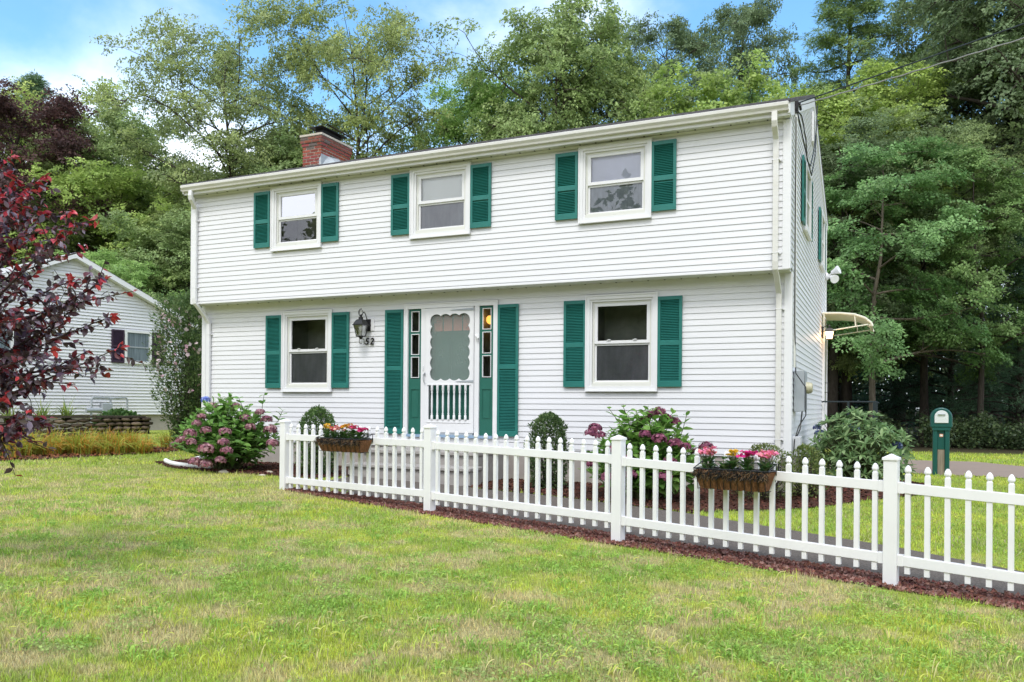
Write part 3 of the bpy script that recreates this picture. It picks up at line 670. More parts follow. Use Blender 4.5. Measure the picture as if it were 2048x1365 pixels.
s = MB(); s.tube([(X0 + .012, ya - .01, 1.745), (X0 + .004, ya - .045, 1.73), (X0 + .004, ya - .05, 1.66), (X0 + .012, ya - .045, 1.60), (X0 + .016, ya - .008, 1.575)], [.007, .008, .009, .007, .006], 8); s.box(X0 + .0, X0 + .022, ya - .012, ya, 1.70, 1.76); s.build('handle', M['chrome'], sd, smooth=True)
for z_, ln in ((2.80, .45), (1.605, .34)):
    s = MB(); s.prism([(X1 - .0, ya - .004, z_ + .022), (X1, ya - .004, z_ - .018), (X1 - ln + .06, ya - .004, z_ - .006), (X1 - ln, ya - .004, z_), (X1 - ln + .06, ya - .004, z_ + .008)], (0, -.005, 0)); s.build('strap_hinge', M['greymetal'], sd)
s = MB(); s.tube([(-6.15, y - .05, 2.38), (-6.13, y - .075, 2.35), (-6.10, y - .06, 2.27)], [.012, .018, .012], 8); s.tube([(-6.12, y - .07, 2.35), (-6.09, y - .07, 2.31)], .022, 8); s.build('bell', M['trim'], entr, smooth=True)
s = MB(); s.box(-7.165, -7.145, y - .052, y - .04, 1.80, 1.88); s.build('doorbell', M['silver'], entr)

# windows and shutters on the gable wall, seen edge on
def side_window(y0, y1, z0, z1):
    x = HX1
    w = MB()
    for a, b, c, d in ((y0, y0 + .09, z0, z1), (y1 - .09, y1, z0, z1), (y0 + .09, y1 - .09, z1 - .09, z1), (y0 + .09, y1 - .09, z0, z0 + .09)): w.box(x + .01, x + .062, a, b, c, d)
    w.box(x + .01, x + .072, y0 - .01, y1 + .01, z0 - .03, z0)
    fr = w.build('window', M['trim'], house)
    zm = (z0 + z1) / 2
    s = MB(); s.box(x + .012, x + .040, y0 + .09, y1 - .09, zm - .02, zm + .02); s.build('sash', M['trim'], fr)
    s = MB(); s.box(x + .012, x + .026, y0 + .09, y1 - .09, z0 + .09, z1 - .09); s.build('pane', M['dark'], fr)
def side_shutter(y0, z0, h):
    m = shutter_mesh(.37, h, h * .48)
    m.v = [(HX1 + .055 - yy, y0 + xx, z0 + zz) for xx, yy, zz in m.v]
    m.f = [f[::-1] for f in m.f]
    m.build('shutter', M['green'], house)
side_window(13.80, 14.78, 4.07, 5.15); side_shutter(13.40, 4.10, 1.02); side_shutter(14.79, 4.10, 1.02)
side_window(17.35, 18.30, 4.07, 5.15); side_shutter(16.97, 4.10, 1.02); side_shutter(18.31, 4.10, 1.02)
m = MB(); x = HX1
m.box(x + .01, x + .06, 18.42, 18.50, .55, 2.92); m.box(x + .01, x + .06, 19.28, 19.36, .55, 2.92); m.box(x + .01, x + .06, 18.50, 19.28, 2.84, 2.92); m.box(x + .005, x + .03, 18.50, 19.28, .62, 2.84)
m.box(x + .03, x + .045, 18.62, 19.16, 1.3, 2.7)
sdr = m.build('side_door', M['trim'], house)
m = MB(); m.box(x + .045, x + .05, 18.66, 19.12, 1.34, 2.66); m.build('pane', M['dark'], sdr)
m = MB(); m.tube([(x + .05, 18.62, 1.75), (x + .12, 18.60, 1.74), (x + .12, 18.60, 1.55), (x + .05, 18.62, 1.54)], .008, 6); m.build('handle', M['metalblack'], sdr)
# conduit and dark service cable down the gable corner
m = MB(); m.tube([(x + .045, 12.24, 5.35), (x + .045, 12.24, 1.78)], .016, 8); m.build('conduit', M['cream'], house, smooth=True)

# concrete steps
steps = thing('front_steps', 'two concrete steps up to the front door', 'steps', (-6.6, 11.4, 0))
m = MB(); m.box(-7.62, -5.58, 11.04, 12.11, -.1, .44); m.build('landing', M['concrete'], steps, bevel=.01)
m = MB(); m.box(-7.64, -5.56, 11.0, 12.125, .441, .50); m.build('tread', M['concrete'], steps, bevel=.012)
m = MB(); m.box(-7.66, -5.50, 10.66, 11.038, -.1, .235); m.build('riser', M['concrete'], steps, bevel=.01)
m = MB(); m.box(-7.68, -5.48, 10.62, 11.039, .236, .29); m.build('tread', M['concrete'], steps, bevel=.012)

# ------------------------------------------------------------------ things fixed to the house
# carriage lantern
lan = thing('wall_lantern', 'black carriage lantern with clear panes and scrolls on the front wall', 'lantern', (-8.26, 12.1, 2.2))
lx, ly = -8.335, 11.96
def loft(m, c, secs, n=4):
    """square sections (half width, z) joined up"""
    V = [(c[0] + a * h, c[1] + b * h, z) for h, z in secs for a, b in ((-1, -1), (1, -1), (1, 1), (-1, 1))]
    F = [(i * 4 + k, i * 4 + (k + 1) % 4, i * 4 + 4 + (k + 1) % 4, i * 4 + 4 + k) for i in range(len(secs) - 1) for k in range(4)] + [(3, 2, 1, 0), tuple(len(secs) * 4 - 4 + k for k in range(4))]
    return m.add(V, F)
m = MB(); loft(m, (lx, ly), [(.108, 2.592), (.108, 2.600), (.095, 2.612), (.078, 2.655), (.055, 2.690), (.030, 2.700), (.028, 2.735), (.016, 2.742), (.014, 2.775)]); m.build('roof', M['metalblack'], lan)
m = MB(); q = [(lx + cos(t) * .042 * (1 - .07 * t), ly, 2.815 + sin(t) * .055 * (1 - .05 * t)) for t in np.linspace(pi * 1.35, -pi * 1.6, 26)]
m.tube(q, .006, 6); m.tube([(lx + .0, ly, 2.775), (lx + .02, ly + .01, 2.79), (lx + .045, ly + .02, 2.82)], .007, 6)
m.tube([(lx + .045, ly + .02, 2.83), (lx + .06, ly + .05, 2.79), (lx + .055, ly + .10, 2.72), (lx + .04, ly + .13, 2.70)], .009, 6)
m.build('scroll', M['metalblack'], lan, smooth=True)
m = MB()
for a, b in ((-1, -1), (1, -1), (1, 1), (-1, 1)):
    m.tube([(lx + a * .088, ly + b * .088, 2.592), (lx + a * .056, ly + b * .056, 2.405)], .006, 6)
loft(m, (lx, ly), [(.062, 2.395), (.062, 2.41)]); loft(m, (lx, ly), [(.012, 2.35), (.03, 2.395)]); m.tube([(lx, ly, 2.60), (lx, ly, 2.41)], .006, 6)
m.build('cage', M['metalblack'], lan)
m = MB()
for (a, b), (c, d) in (((-1, -1), (1, -1)), ((1, -1), (1, 1)), ((-1, 1), (-1, -1))):
    m.add([(lx + a * .054, ly + b * .054, 2.41), (lx + c * .054, ly + d * .054, 2.41), (lx + c * .086, ly + d * .086, 2.592), (lx + a * .086, ly + b * .086, 2.592)], [(0, 1, 2, 3)])
m.build('pane', glass_mat('lantern glass', .04, (.93, .95, .96)), lan)
m = MB()
for dx in (-.028, .028): m.lathe((lx + dx, ly, 2.42), [(.010, 0), (.010, .06), (.014, .075), (.012, .10), (.003, .13)], 8)
m.build('bulb', M['bulb'], lan, smooth=True)
m = MB(); q = [(lx - .01 + cos(t) * .036, ly + .02, 2.318 + sin(t) * .045) for t in np.linspace(pi * .45, pi * 1.7, 16)]; m.tube(q, .006, 6)
m.tube([(lx, ly, 2.36), (lx + .035, ly + .04, 2.36), (lx + .035, ly + .06, 2.28), (lx + .02, ly + .06, 2.26)], .007, 6); m.tube([(lx + .03, ly + .02, 2.40), (lx + .045, ly + .08, 2.42), (lx + .05, ly + .13, 2.55)], .009, 6)
m.build('scroll', M['metalblack'], lan, smooth=True)
m = MB(); m.lathe((lx + .05, 12.128, 2.60), [(.055, 0), (.055, .012), (.04, .03)], 16, axis=(0, -1, 0)); m.box(lx + .0, lx + .10, 12.10, 12.128, 2.50, 2.71); m.build('back_plate', M['metalblack'], lan, smooth=True)
m = MB(); m.box(lx + .08, lx + .17, 12.118, 12.128, 2.51, 2.73); m.build('mount_block', M['trim'], lan)
# house number
hn = thing('house_number', 'black numerals 52 on the siding below the lantern', 'house number', (-8.26, 12.1, 2.26))
for ch, dx in (('5', -8.355), ('2', -8.250)):
    c = bpy.data.curves.new('digit', 'FONT'); c.body = ch; c.size = .165; c.extrude = .006; c.offset = .0035; c.shear = .22; c.fill_mode = 'BOTH'
    t_ = bpy.data.objects.new('digit_curve', c); col.objects.link(t_); dg = bpy.context.evaluated_depsgraph_get(); dg.update()
    me = bpy.data.meshes.new_from_object(t_.evaluated_get(dg)); me.materials.clear(); me.materials.append(M['metalblack'])
    bpy.data.objects.remove(t_, do_unlink=True); d = bpy.data.objects.new('digit', me); col.objects.link(d); d.parent = hn
    d.rotation_euler = (pi / 2, 0, 0); d.location = (dx + 8.26, 12.108 - 12.1, 2.268 - 2.26)
# side door lamp, lit
sl = thing('side_lantern', 'small lit lantern glowing orange beside the side door', 'lantern', (-1.1, 18.2, 2.6))
sx_, sy_ = -1.045, 18.18
m = MB(); loft(m, (sx_, sy_), [(.092, 2.79), (.09, 2.80), (.055, 2.86), (.02, 2.875), (.018, 2.91), (.006, 2.93)]); m.build('roof', M['metalblack'], sl)
m = MB(); loft(m, (sx_, sy_), [(.052, 2.645), (.078, 2.785)]); m.build('lamp_glass', M['glow'], sl)
m = MB(); 
for a, b in ((-1, -1), (1, -1), (1, 1), (-1, 1)): m.tube([(sx_ + a * .056, sy_ + b * .056, 2.64), (sx_ + a * .082, sy_ + b * .082, 2.79)], .005, 5)
loft(m, (sx_, sy_), [(.06, 2.632), (.06, 2.645)]); m.box(HX1 + .017, HX1 + .045, sy_ - .06, sy_ + .06, 2.66, 2.90); m.tube([(HX1 + .04, sy_, 2.88), (sx_ - .04, sy_, 2.93), (sx_, sy_, 2.92)], .009, 6)
m.build('bracket', M['metalblack'], sl)
pl = bpy.data.objects.new('lamp_light', bpy.data.lights.new('lamp_light', 'POINT')); col.objects.link(pl); pl.data.energy = 2.2; pl.data.color = (1, .5, .2); pl.data.shadow_soft_size = .05; pl.parent = sl
pl.location = (sx_ + .02 + 1.1, sy_ - .16 - 18.2, .10)
# awning
aw = thing('door_awning', 'cream curved metal awning over the side door', 'awning', (-1.2, 18.9, 2.8))
ay0, ay1 = 18.25, 19.60; prof = [(0, 3.20), (.35, 3.185), (.62, 3.15), (.82, 3.07), (.93, 2.97), (.96, 2.90)]
m = MB(); nrib = 15
P = []
for j in range(nrib * 2 + 1):
    yy = ay0 + (ay1 - ay0) * j / (nrib * 2); off = .012 if (j // 1) % 2 else 0
    P.append([(HX1 + .02 + px, yy, pz - off) for px, pz in prof])
for a, b in zip(P[:-1], P[1:]): m.strip(a, b)
m.build('canopy', M['awning'], aw)
m = MB()
for yy in (ay0, ay1):
    m.tube([(HX1 + .02 + px, yy, pz - .01) for px, pz in prof], .022, 6); m.tube([(HX1 + .02, yy, 2.80), (HX1 + .90, yy, 2.925)], .013, 6); m.tube([(HX1 + .64, yy, 3.12), (HX1 + .66, yy, 2.90)], .011, 6)
m.tube([(HX1 + .93, ay0, 2.91), (HX1 + .93, ay1, 2.91)], .018, 6); m.tube([(HX1 + .05, ay0 + .0, 3.18), (HX1 + .05, ay0, 2.78)], .015, 6)
m.build('awning_frame', M['awning'], aw, smooth=True)
# rail of the side steps
rl = thing('hand_rail', 'thin dark metal handrail beside the side door', 'railing', (-.8, 19.3, 0))
m = MB(); m.tube([(HX1 + .02, 18.35, 1.34), (HX1 + .04, 18.32, 1.345), (-.6, 18.32, 1.345), (-.15, 18.32, 1.345), (-.10, 18.32, 1.32)], .016, 6); m.build('rail', M['rail'], rl, smooth=True)
for xx, r in ((-.68, .022), (-.17, .045)):
    m = MB(); m.box(xx - r, xx + r, 18.32 - r, 18.32 + r, 0, 1.34); m.build('post', M['rail'], rl)
# electricity meter, boxes, cables
me_ = thing('electric_meter', 'grey electricity meter box with a round beige meter on the side wall', 'meter', (-1.12, 12.7, 1.2))
m = MB(); m.box(HX1 + .018, HX1 + .16, 12.46, 12.84, 1.155, 1.745); m.build('meter_box', M['greymetal'], me_, bevel=.008)
m = MB(); m.lathe((HX1 + .16, 12.66, 1.50), [(.085, 0), (.085, .05), (.078, .055), (.078, .085)], 20, axis=(1, 0, 0)); m.lathe((HX1 + .245, 12.66, 1.50), [(.066, 0), (.06, .012)], 20, axis=(1, 0, 0)); m.build('meter', M['beige'], me_, smooth=True)
m = MB(); m.box(HX1 + .165, HX1 + .172, 12.50, 12.80, 1.18, 1.72); m.build('cover_plate', M['greymetal'], me_)
tb_ = thing('telephone_box', 'small grey plastic utility box low on the side wall', 'utility box', (-1.12, 12.4, .5))
m = MB(); m.box(HX1 + .018, HX1 + .13, 12.28, 12.52, .52, .80); m.build('case', mat('light grey plastic', (.55, .56, .58), .5, .3), tb_, bevel=.01)
cb = thing('service_cable', 'black cables hanging down the corner of the side wall', 'cable', (-1.15, 12.3, .5))
m = MB(); m.tube([(HX1 + .05, 12.16, 5.30), (HX1 + .055, 12.13, 5.0), (HX1 + .05, 12.15, 4.2), (HX1 + .05, 12.17, 3.3), (HX1 + .05, 12.20, 2.4), (HX1 + .06, 12.28, 1.7), (HX1 + .19, 12.35, 1.5), (HX1 + .19, 12.40, 1.1), (HX1 + .10, 12.36, .95), (HX1 + .05, 12.28, .75), (HX1 + .04, 12.24, .52)], .008, 6); m.build('cable', M['metalblack'], cb, smooth=True)
m = MB(); m.tube([(HX1 + .05, 12.20, 5.42), (HX1 + .10, 12.45, 5.40), (HX1 + .12, 12.9, 5.2), (HX1 + .10, 13.4, 5.02), (HX1 + .10, 14.0, 5.10), (HX1 + .10, 14.6, 5.5), (HX1 + .10, 15.2, 6.1), (HX1 + .08, 15.6, 6.6)], .010, 6)
m.tube([(HX1 + .05, 12.22, 5.45), (HX1 + .10, 12.6, 5.15), (HX1 + .12, 13.2, 4.98), (HX1 + .10, 14.2, 5.0), (HX1 + .10, 14.9, 5.5), (HX1 + .09, 15.3, 6.0)], .010, 6); m.build('cable', M['metalblack'], cb, smooth=True)
m = MB(); m.tube([(HX1 + .12, 12.62, 1.155), (HX1 + .10, 12.55, .9), (HX1 + .07, 12.42, .8)], .010, 6); m.build('cable', M['metalblack'], cb, smooth=True)
m = MB(); m.box(HX1 + .02, HX1 + .07, 12.22, 12.32, 5.40, 5.55); m.tube([(HX1 + .05, 12.25, 5.55), (HX1 + .09, 12.22, 5.50), (HX1 + .10, 12.3, 5.44)], .018, 6); m.build('insulator', M['metalblack'], cb)
WZ1, WZ2 = 6.95, 6.62
wires = thing('overhead_wire', 'overhead power wires running off to the right from the gable', 'wire', (-1.1, 12.25, 5.4))
def catenary(a, b, sag, n=24, tw=0.0):
    a = np.array(a); b = np.array(b); out = []
    for i in range(n + 1):
        t = i / n; p = a + (b - a) * t; p[2] -= sag * 4 * t * (1 - t)
        if tw: p = p + np.array([0, sin(t * 300) * tw, cos(t * 300) * tw])
        out.append(p)
    return out
m = MB(); m.tube(catenary((HX1 + .06, 12.24, 5.52), (13, 6.5, WZ1), .12), .010, 6); m.build('wire', M['rail'], wires, smooth=True)
m = MB(); m.tube(catenary((HX1 + .06, 12.24, 5.48), (13, 6.9, WZ2), .2, 200, .004), .009, 6); m.build('wire', mat('bare cable', (.25, .25, .25), .5, .4), wires, smooth=True)
# flood light on the rear corner
fd = thing('flood_light', 'white twin spot security light on the rear corner', 'flood light', (-1.15, 19.4, 4.1))
m = MB(); m.lathe((HX1 + .02, 19.40, 4.12), [(.09, 0), (.085, .03), (.05, .05)], 14, axis=(1, 0, 0)); m.build('base', M['trim'], fd, smooth=True)
for d_, p_ in (((.9, -.3, .35), (HX1 + .16, 19.36, 4.20)), ((.5, -.8, -.4), (HX1 + .14, 19.32, 4.08))):
    m = MB(); m.tube([(HX1 + .05, 19.4, 4.12), p_], .022, 8); m.lathe(p_, [(.045, -.03), (.055, .03), (.088, .10), (.095, .14)], 14, axis=d_); m.build('spot_head', M['trim'], fd, smooth=True)

# ------------------------------------------------------------------ picket fence
fence = thing('picket_fence', 'white vinyl picket fence with square posts and acorn topped pickets', 'fence', (-3.6, 7.9, 0))
d3 = np.array([FD[0], FD[1], 0]); n3 = np.array([FN[0], FN[1], 0])
def fbox(m, s0, s1, o0, o1, za0, za1, zb0, zb1):
    """sloping bar between two stations along the fence; za at s0, zb at s1; o = offsets to the street"""
    a = fl(s0); b = fl(s1); v = []
    for (p, z0, z1) in ((a, za0, za1), (b, zb0, zb1)):
        for o_, z_ in ((o0, z0), (o1, z0), (o1, z1), (o0, z1)): v.append((p[0] + FN[0] * o_, p[1] + FN[1] * o_, z_))
    return m.add(v, [(0, 1, 2, 3), (7, 6, 5, 4), (0, 4, 5, 1), (1, 5, 6, 2), (2, 6, 7, 3), (3, 7, 4, 0)])
POSTS = [(.05, .965, .06), (2.60, .945, -.02), (5.02, .885, -.09), (7.45, .800, -.21), (9.9, .69, -.34)]
TOPS = [(.952, .944), (.926, .875), (.857, .770), (.763, .66)]
pw = .0508
def rotz(m, dx, dy):
    a = atan2(FD[1], FD[0]); m.v = [(dx + x * cos(a) - y * sin(a), dy + x * sin(a) + y * cos(a), z) for x, y, z in m.v]; return m
for s_, zt, zb in POSTS:
    p = fl(s_); m = MB(); m.box(-pw, pw, -pw, pw, zb - .12, zt); rotz(m, *p); po = m.build('post', M['vinylfence'], fence, bevel=.004)
    m = MB(); c_ = pw + .008; m.add([(-c_, -c_, zt), (c_, -c_, zt), (c_, c_, zt), (-c_, c_, zt), (-c_, -c_, zt + .018), (c_, -c_, zt + .018), (c_, c_, zt + .018), (-c_, c_, zt + .018), (0, 0, zt + .05)],
        [(0, 3, 2, 1), (0, 1, 5, 4), (1, 2, 6, 5), (2, 3, 7, 6), (3, 0, 4, 7), (4, 5, 8), (5, 6, 8), (6, 7, 8), (7, 4, 8)]); rotz(m, *p); m.build('post_cap', M['vinylfence'], po)
# picket prototype: square tube with an acorn finial; origin at its top
def picket_mb():
    m = MB(); r = .019; m.box(-r, r, -r, r, -.845, -.072)
    secs = [(r, -.072), (.0155, -.066), (.0155, -.058), (.0235, -.050), (.0245, -.040), (.0205, -.022), (.010, -.004), (.004, 0)]
    V = []; n = 8
    for rr, z in secs:
        for k in range(n):
            a = 2 * pi * k / n + pi / 8; q = max(abs(cos(a)), abs(sin(a))); rad = rr / q * .98; V.append((rad * cos(a), rad * sin(a), z))
    F = [(i * n + k, i * n + (k + 1) % n, (i + 1) * n + (k + 1) % n, (i + 1) * n + k) for i in range(len(secs) - 1) for k in range(n)] + [tuple((len(secs) - 1) * n + k for k in range(n))]
    m.add(V, F); return m
m = picket_mb(); a_ = atan2(FD[1], FD[0]); m.v = [(x * cos(a_) - y * sin(a_), x * sin(a_) + y * cos(a_), z) for x, y, z in m.v]
proto = None
for i in range(4):
    s0, s1 = POSTS[i][0], POSTS[i + 1][0]; L_ = s1 - s0; t0, t1 = TOPS[i]
    for o in range(2):
        dz = -.138 if o == 0 else -.705
        r = MB(); e = .05; fbox(r, s0 + e, s1 - e, -.026, .026, t0 + dz - .078, t0 + dz, t1 + dz - .078, t1 + dz); r.build('rail', M['vinylfence'], fence, bevel=.003)
        for se, tt, sg in ((s0, t0, 1), (s1, t1, -1)):
            bkt = MB(); fbox(bkt, se + sg * .0505, se + sg * .092, -.031, .031, tt + dz - .083, tt + dz + .005, tt + dz - .083, tt + dz + .005); bkt.build('rail_bracket', M['vinylfence'], fence, bevel=.003)
    gap = (L_ - .1016) / 17.0
    for k in range(17):
        s_ = s0 + .0508 + gap * (k + .5); p = fl(s_); zt = t0 + (t1 - t0) * k / 16
        w_ = (p[0], p[1], zt)
        if proto is None: shift(m, *w_); proto = m.build('picket', M['vinylfence'], fence, origin=w_)
        else: copy_obj(proto, w_, fence)

# ------------------------------------------------------------------ scattering of small shapes
def frames(n, up_bias=0.6, rng=RNG):
    """random leaf frames: axis (leaf direction), side, normal"""
    nrm = rng.normal(size=(n, 3)); nrm[:, 2] = np.abs(nrm[:, 2]) + up_bias; nrm /= np.linalg.norm(nrm, axis=1)[:, None]
    ax = rng.normal(size=(n, 3)); ax -= nrm * (ax * nrm).sum(1)[:, None]; ax /= np.linalg.norm(ax, axis=1)[:, None]
    return ax, np.cross(nrm, ax), nrm
def scatter_arrays(tv, tf, pos, ax, sd, nr, sc_, colr):
    """tv (k,3) in (along, across, up); returns V, F, C"""
    k = len(tv); sc_ = np.broadcast_to(np.asarray(sc_, float).reshape(-1, 1) if np.ndim(sc_) else sc_, (len(pos), 1)) if np.ndim(sc_) < 2 else sc_
    if sc_.shape[1] == 1: sc_ = np.repeat(sc_, 3, 1)
    V = (pos[:, None, :] + ax[:, None, :] * (tv[None, :, 0:1] * sc_[:, None, 0:1]) + sd[:, None, :] * (tv[None, :, 1:2] * sc_[:, None, 1:2]) + nr[:, None, :] * (tv[None, :, 2:3] * sc_[:, None, 2:3])).reshape(-1, 3)
    F = (tf[None] + (np.arange(len(pos)) * k)[:, None, None]).reshape(-1, tf.shape[1])
    C = np.repeat(colr, k, 0)
    return V, F, C
def join(parts):
    V = []; F = []; C = []; b = 0
    for v, f, c in parts:
        V.append(v); F.append(f + b); C.append(c); b += len(v)
    return np.concatenate(V), np.concatenate(F), np.concatenate(C)
LEAF4 = (np.array([[0, 0, 0], [.45, -.30, .03], [1, 0, -.05], [.45, .30, .03]]), np.array([[0, 1, 2, 3]]))
# broad leaf with a folded midrib and a drooping pointed tip
LEAFB = (np.array([[0, 0, 0], [.22, -.24, .05], [.22, 0, 0], [.22, .24, .05], [.55, -.30, .06], [.55, 0, 0.0], [.55, .30, .06], [.82, -.15, .0], [.82, 0, -.04], [.82, .15, .0], [1.0, 0, -.12]]),
         np.array([[0, 1, 2, 2], [0, 2, 3, 3], [1, 4, 5, 2], [2, 5, 6, 3], [4, 7, 8, 5], [5, 8, 9, 6], [7, 10, 8, 8], [8, 10, 9, 9]]))
LEAFB = (LEAFB[0], np.array([[0, 1, 2], [0, 2, 3], [1, 4, 5], [1, 5, 2], [2, 5, 6], [2, 6, 3], [4, 7, 8], [4, 8, 5], [5, 8, 9], [5, 9, 6], [7, 10, 8], [8, 10, 9]]))
LEAFL = (LEAFB[0] * np.array([1, .52, .8]), LEAFB[1])
BLADE = (np.array([[0, -.5, 0], [0, .5, 0], [.5, -.38, 0], [.5, .38, 0], [.85, -.2, 0], [.85, .2, 0], [1, 0, 0.0]]), np.array([[0, 1, 3], [0, 3, 2], [2, 3, 5], [2, 5, 4], [4, 5, 6]]))
def colours(n, base, jit=.18, rng=RNG, alt=None, palt=0.0):
    c = np.array(base)[None] * (1 + rng.uniform(-jit, jit, (n, 1))) * (1 + rng.uniform(-jit * .3, jit * .3, (n, 3)))
    if alt is not None:
        k = rng.random(n) < palt; c[k] = np.array(alt)[None] * (1 + rng.uniform(-jit, jit, (k.sum(), 1)))
    return np.clip(c, 0.002, 1)

# chips and rocks
def chips(name, poly, n, size, base, alt, m, label, cat, lift=.02, flat=.35, step=None):
    P = np.array(poly); x = RNG.uniform(P[:, 0].min(), P[:, 0].max(), n * 4); y = RNG.uniform(P[:, 1].min(), P[:, 1].max(), n * 4)
    k = inpoly(x, y, poly); x = x[k][:n]; y = y[k][:n]; n = len(x)
    tv = np.array([[-.5, -.4, 0], [.5, -.35, .1], [.45, .4, 0], [-.4, .38, .1], [-.1, -.1, .75], [.15, .12, .6]]) ; tf = np.array([[0, 1, 5], [0, 5, 4], [1, 2, 5], [2, 3, 4], [2, 4, 5], [3, 0, 4]])
    ax, sd, nr = frames(n, 1.6); s = size * RNG.uniform(.5, 1.3, (n, 1)) * np.stack([RNG.uniform(.8, 1.5, n), RNG.uniform(.6, 1, n), np.full(n, flat * 2)], 1)
    pos = np.stack([x, y, G(x, y) + lift + RNG.uniform(0, size * .25, n)], 1)
    V, F, C = scatter_arrays(tv, tf, pos, ax, sd, nr, s, colours(n, base, .35, alt=alt, palt=.3))
    o = npmesh(name, V, F, m, colr=C); return setp(o, label, cat, None, 'stuff')
chips('stones', ROCK, 15000, .030, (.20, .085, .065), (.30, .17, .14), M['rocks'], 'reddish brown lava stones strewn along the foot of the picket fence', 'stones', .006, .5)
chips('bark_chips', BEDR, 9000, .035, (.12, .050, .036), (.06, .03, .022), M['chips'], 'dark red bark chips covering the bed beside the steps', 'bark chips', .018, .2)
chips('bark_chips', BEDL, 3500, .035, (.12, .050, .036), (.06, .03, .022), M['chips'], 'dark red bark chips covering the bed below the left hydrangea', 'bark chips', .018, .2)
chips('leaf_litter', BEDN, 2600, .07, (.25, .10, .045), (.12, .07, .04), M['chips'], 'rust coloured leaf litter under the yellowing grass clumps', 'leaf litter', .018, .12)

# ------------------------------------------------------------------ flower boxes on the fence
def trough(name, label, s0, s1, ztop, h, ribs):
    t = thing(name, label, 'flower box', (*fl((s0 + s1) / 2, .13), ztop - h), 'flower boxes hung on the fence rail')
    off0, off1, b0, b1 = .035, .235, .065, .185
    m = MB(); n = 36; rng = np.random.default_rng(int(s0 * 100))
    rows = []
    for j, (f, zz) in enumerate(((0, ztop - .012), (.35, ztop - h * .35), (.7, ztop - h * .72), (1.0, ztop - h))):
        inset = f * .045; row = []
        for i in range(n + 1):
            s_ = s0 + inset + (s1 - s0 - 2 * inset) * i / n
            o_ = off1 + (b1 - off1) * f ** 1.6 + (.012 * abs(sin(i / n * pi * ribs)) if 0 < f < 1 or f == 1 else 0) + rng.uniform(-.003, .003)
            p = fl(s_, o_); row.append((p[0], p[1], zz + rng.uniform(-.003, .003) - (.006 * abs(sin(i / n * pi * ribs)) if f == 1 else 0)))
        rows.append(row)
    for a, b in zip(rows[:-1], rows[1:]): m.strip(a, b)
    back = [[(*fl(s0 + f * .045 + (s1 - s0 - 2 * f * .045) * i / n, off0 + f * .03), zz) for i in range(n + 1)] for f, zz in ((0, ztop - .012), (1, ztop - h))]
    m.strip(back[0], back[1]); m.strip(rows[-1], back[1])
    for e in (0, n):
        m.add([back[0][e], rows[0][e], rows[1][e], rows[2][e], rows[3][e], back[1][e]], [(0, 1, 2, 3, 4, 5)])
    m.build('liner', M['liner'], t)
    m = MB(); a = fl(s0 + .01, off0); b = fl(s1 - .01, off0); c = fl(s1 - .01, off1 - .005); d = fl(s0 + .01, off1 - .005)
    m.add([(*a, ztop - .02), (*b, ztop - .02), (*c, ztop - .02), (*d, ztop - .02)], [(0, 1, 2, 3)]); m.build('potting_soil', M['peat'], t)
    # shaggy dark moss hanging over the rim
    nf = 900; ss = rng.uniform(s0, s1, nf); p = np.stack([fl(q, off1 + .008 + rng.uniform(-.01, .008)) for q in ss]); pos = np.c_[p, ztop - rng.uniform(0, h * .42, nf)]
    ax = np.c_[rng.normal(0, .5, (nf, 2)), -np.abs(rng.normal(.4, .5, nf))]; ax /= np.linalg.norm(ax, axis=1)[:, None]; sd = np.cross(ax, n3); sd /= np.linalg.norm(sd, axis=1)[:, None]
    V, F, C = scatter_arrays(BLADE[0], BLADE[1], pos, ax, sd, np.cross(ax, sd), np.c_[rng.uniform(.02, .07, nf), np.full(nf, .005), np.full(nf, .01)], colours(nf, (.022, .020, .015), .5, rng, (.22, .14, .07), .22))
    npmesh('moss', V, F, M['leaf'], t, colr=C)
    m = MB(); z_ = ztop
    def P(s_, o_, z): return (*fl(s_, o_), z)
    m.tube([P(s0, off0, z_), P(s0, off1, z_), P(s1, off1, z_), P(s1, off0, z_), P(s0, off0, z_)], .005, 5)
    for k in range(ribs + 1):
        s_ = s0 + .03 + (s1 - s0 - .06) * k / ribs; m.tube([P(s_, off1 + .003, z_), P(s_, off1 - .008, z_ - h * .4), P(s_, b1 + .02, z_ - h - .006), P(s_, b0, z_ - h - .006)], .0035, 4)
    for e in (s0, s1):
        m.tube([P(e, off1, z_), P(e, .03, z_ + .055), P(e, -.03, z_ + .055), P(e, -.03, z_ - .03)], .005, 5); m.tube([P(e, .03, z_ + .055), P(e, .03, z_ - .04)], .005, 5)
    m.tube([P(s0, .03, z_ + .055), P(s1, .03, z_ + .055)], .004, 4)
    m.build('wire_frame', M['metalblack'], t)
    return t
B1 = trough('flower_box', 'wire flower box of red and yellow blooms on the far fence panel', .93, 1.71, .795, .155, 9)
B2 = trough('flower_box', 'larger wire flower box of pink blooms on the fence right of the middle', 5.89, 6.55, .670, .17, 10)
